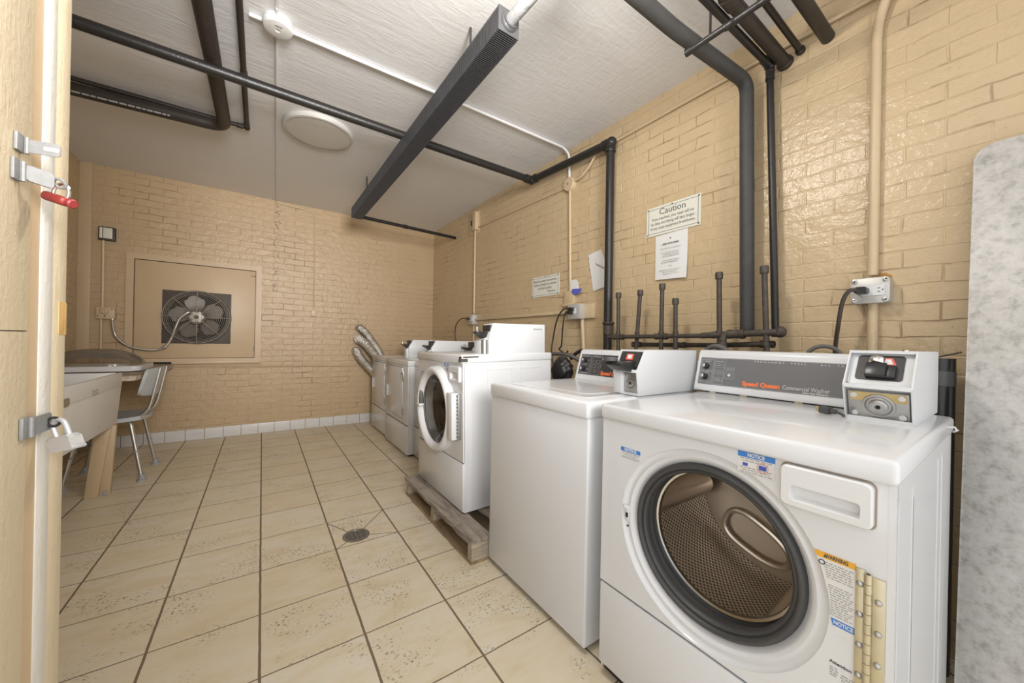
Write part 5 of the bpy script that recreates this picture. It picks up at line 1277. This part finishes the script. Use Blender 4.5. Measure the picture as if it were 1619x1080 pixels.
t = thing('shower_chair', 'pale grey plastic shower chair with aluminium legs beside the sink', 'chair', (-.28, 1.635, 0))
CY = 1.635
b = B(); G = []; n = 12
for i in range(n + 1):
    row = []
    for j in range(n + 1):
        u, v = i / n * 2 - 1, j / n * 2 - 1
        x = -.295 + .205 * u * math.sqrt(1 - v * v * .18); y = CY + .215 * v * math.sqrt(1 - u * u * .18)
        row.append(b.verts.new((x, y, .472 + .022 * (v * v) * .6 + .012 * u * u - .012)))
    G.append(row)
fs = [b.faces.new((G[i][j], G[i + 1][j], G[i + 1][j + 1], G[i][j + 1])) for i in range(n) for j in range(n)]
r = bmesh.ops.extrude_face_region(b, geom=fs)
for v in r['geom']:
    if isinstance(v, bmesh.types.BMVert): v.co.z -= .03
part('seat', b, 'grey_seat', t, smooth=50)
b = B(); G = []; n = 16
for j in range(9):
    row = []; s = j / 8
    for i in range(n + 1):
        v = i / n * 2 - 1
        sq = 1 - .10 * (abs(2 * s - 1) ** 6); zz = .625 + .215 * s
        row.append(b.verts.new((-.052 + .045 * s - .058 * v * v, CY + .215 * v * sq, zz - .012 * (abs(v) ** 4) * (2 * s - 1))))
    G.append(row)
fs = [b.faces.new((G[j][i], G[j + 1][i], G[j + 1][i + 1], G[j][i + 1])) for j in range(8) for i in range(n)]
r = bmesh.ops.extrude_face_region(b, geom=fs)
for v in r['geom']:
    if isinstance(v, bmesh.types.BMVert): v.co += Vector((-.018, 0, .004))
part('backrest', b, 'grey_seat', t, smooth=50)
for s in (-1, 1):
    y = CY + s * .115
    b = B(); tube(b, bend([(-.018, y, .838), (-.060, y, .60), (-.090, y, .485), (-.20, y, .440), (-.46, y, .440)], .06, 6), .0115, 12); part('back_tube', b, 'alum', t)
for sx, sy in ((1, -1), (1, 1), (-1, -1), (-1, 1)):
    x0_, x1_ = (-.165, -.090) if sx > 0 else (-.42, -.487); y0_, y1_ = CY + sy * .175, CY + sy * .212
    b = B(); tube(b, bend([(x0_ - sx * .05, y0_ - sy * .06, .446), (x0_, y0_, .440), (x1_, y1_, .012)], .05, 6), .0130, 12)
    lg = part('leg', b, 'alum', t)
    b = B(); f = .50; c = Vector((x0_, y0_, .44)).lerp(Vector((x1_, y1_, .012)), f); lathe(b, c, Vector((x1_ - x0_, y1_ - y0_, -.43)), [(0, .013), (0, .0165), (.012, .0165), (.012, .013)], 14); part('height_collar', b, 'rubbertip', lg)
    b = B(); lathe(b, (x1_, y1_, 0), (0, 0, 1), [(0, .030), (.008, .030), (.014, .020), (.045, .018), (.05, .013)], 18, cap0=True); part('rubber_foot', b, 'rubbertip', lg)

# ------------------------------------------------------------------ hasps and padlocks on the doorway edge
def strap(parent, name, p0, p1, h, th, mat):
    b = B(); p0, p1 = Vector(p0), Vector(p1); d = (p1 - p0); L = d.length; m = facing(p0, d, (0, 0, 1)); prism(b, rrect(L / 2, 0, L, h, h * .25), 'z', -th / 2, th / 2); b.transform(m); return part(name, b, mat, parent)
t = thing('hasp', 'upper open steel hasp strap on the doorway edge', 'hasp', (.37, -1.59, 1.33))
b = B(); box(b, .3625, .366, -1.612, -1.594, 1.342, 1.366, .0008); tube(b, [(.368, -1.595, 1.343), (.368, -1.595, 1.365)], .0025, 8); part('hinge_leaf', b, 'haspmetal', t)
strap(t, 'slotted_strap', (.369, -1.595, 1.354), (.3995, -1.600, 1.354), .018, .0014, 'haspmetal')
b = B(); m = facing((.391, -1.5986, 1.354), (.0305, -.005, 0), (0, 0, 1)); prism(b, rrect(0, 0, .015, .005, .002), 'z', -.0009, .0009); b.transform(m); part('strap_slot', b, 'cream', t)
t = thing('hasp', 'lower steel hasp holding the red padlock on the doorway edge', 'hasp', (.37, -1.60, 1.30))
b = B(); box(b, .3625, .366, -1.618, -1.601, 1.302, 1.330, .0008); tube(b, [(.368, -1.603, 1.303), (.368, -1.603, 1.329)], .003, 8); part('hinge_leaf', b, 'haspmetal', t)
strap(t, 'slotted_strap', (.369, -1.602, 1.316), (.3905, -1.589, 1.313), .021, .004, 'haspmetal')
b = B(); torus(b, (.395, -1.586, 1.313), (.3, .8, 0.5), .0062, .0019, 20, 8); part('staple', b, 'haspmetal', t)
t = thing('padlock', 'dark red padlock hanging from the upper hasps', 'padlock', (.39, -1.58, 1.28))
m = facing((.392, -1.578, 1.292), (.80, -.556, -.30), (.25, -.17, .95))
b = B(); box(b, -.017, .017, -.0065, .0065, -.010, .010, .005, 3, mtx=m); bd = part('lock_body', b, 'redlock', t)
b = B(); tube(b, smoothpath([m @ Vector((-.011, .005, 0)), m @ Vector((-.011, .013, 0)), m @ Vector((-.005, .022, 0)), m @ Vector((.005, .022, 0)), m @ Vector((.011, .013, 0)), m @ Vector((.011, .005, 0))]), .0021, 8); part('shackle', b, 'chrome', t)
b = B(); lathe(b, m @ Vector((.016, 0, 0)), m.to_3x3() @ Vector((1, 0, 0)), [(0, .0068), (.005, .0068), (.0065, .005), (.0065, .0002)], 16); part('lock_dial', b, 'redlock', bd)
t = thing('hasp', 'lowest steel hasp with silver padlock on the doorway edge', 'hasp', (.37, -1.57, .95))
b = B(); box(b, .3625, .3665, -1.585, -1.566, .952, .982, .0008); tube(b, [(.368, -1.569, .953), (.368, -1.569, .981)], .003, 8); part('hinge_leaf', b, 'haspmetal', t)
strap(t, 'slotted_strap', (.3685, -1.570, .967), (.3705, -1.520, .967), .026, .003, 'haspmetal')
b = B(); torus(b, (.377, -1.531, .966), (.0, 1, 0), .0065, .002, 20, 8); part('staple', b, 'gapm', t)
t = thing('padlock', 'silver padlock hanging from the lowest hasp', 'padlock', (.39, -1.54, .91))
m = facing((.391, -1.537, .935), (.80, -.556, .22), (-.30, .21, .93))
b = B(); prism(b, rrect(0, 0, .034, .022, .004), 'z', -.009, .009, .003); b.transform(m); bd = part('lock_body', b, 'lockmetal', t)
b = B(); prism(b, rrect(0, -.0095, .0355, .006, .002), 'z', -.0098, .0098, .0015); b.transform(m); part('lock_bumper', b, 'lockmetal', bd)
b = B(); tube(b, smoothpath([m @ Vector((-.010, .009, 0)), m @ Vector((-.010, .024, 0)), m @ Vector((-.006, .033, .0)), m @ Vector((.002, .036, 0)), m @ Vector((.009, .030, 0)), m @ Vector((.010, .009, 0))]), .0034, 10); part('shackle', b, 'lockmetal', t)
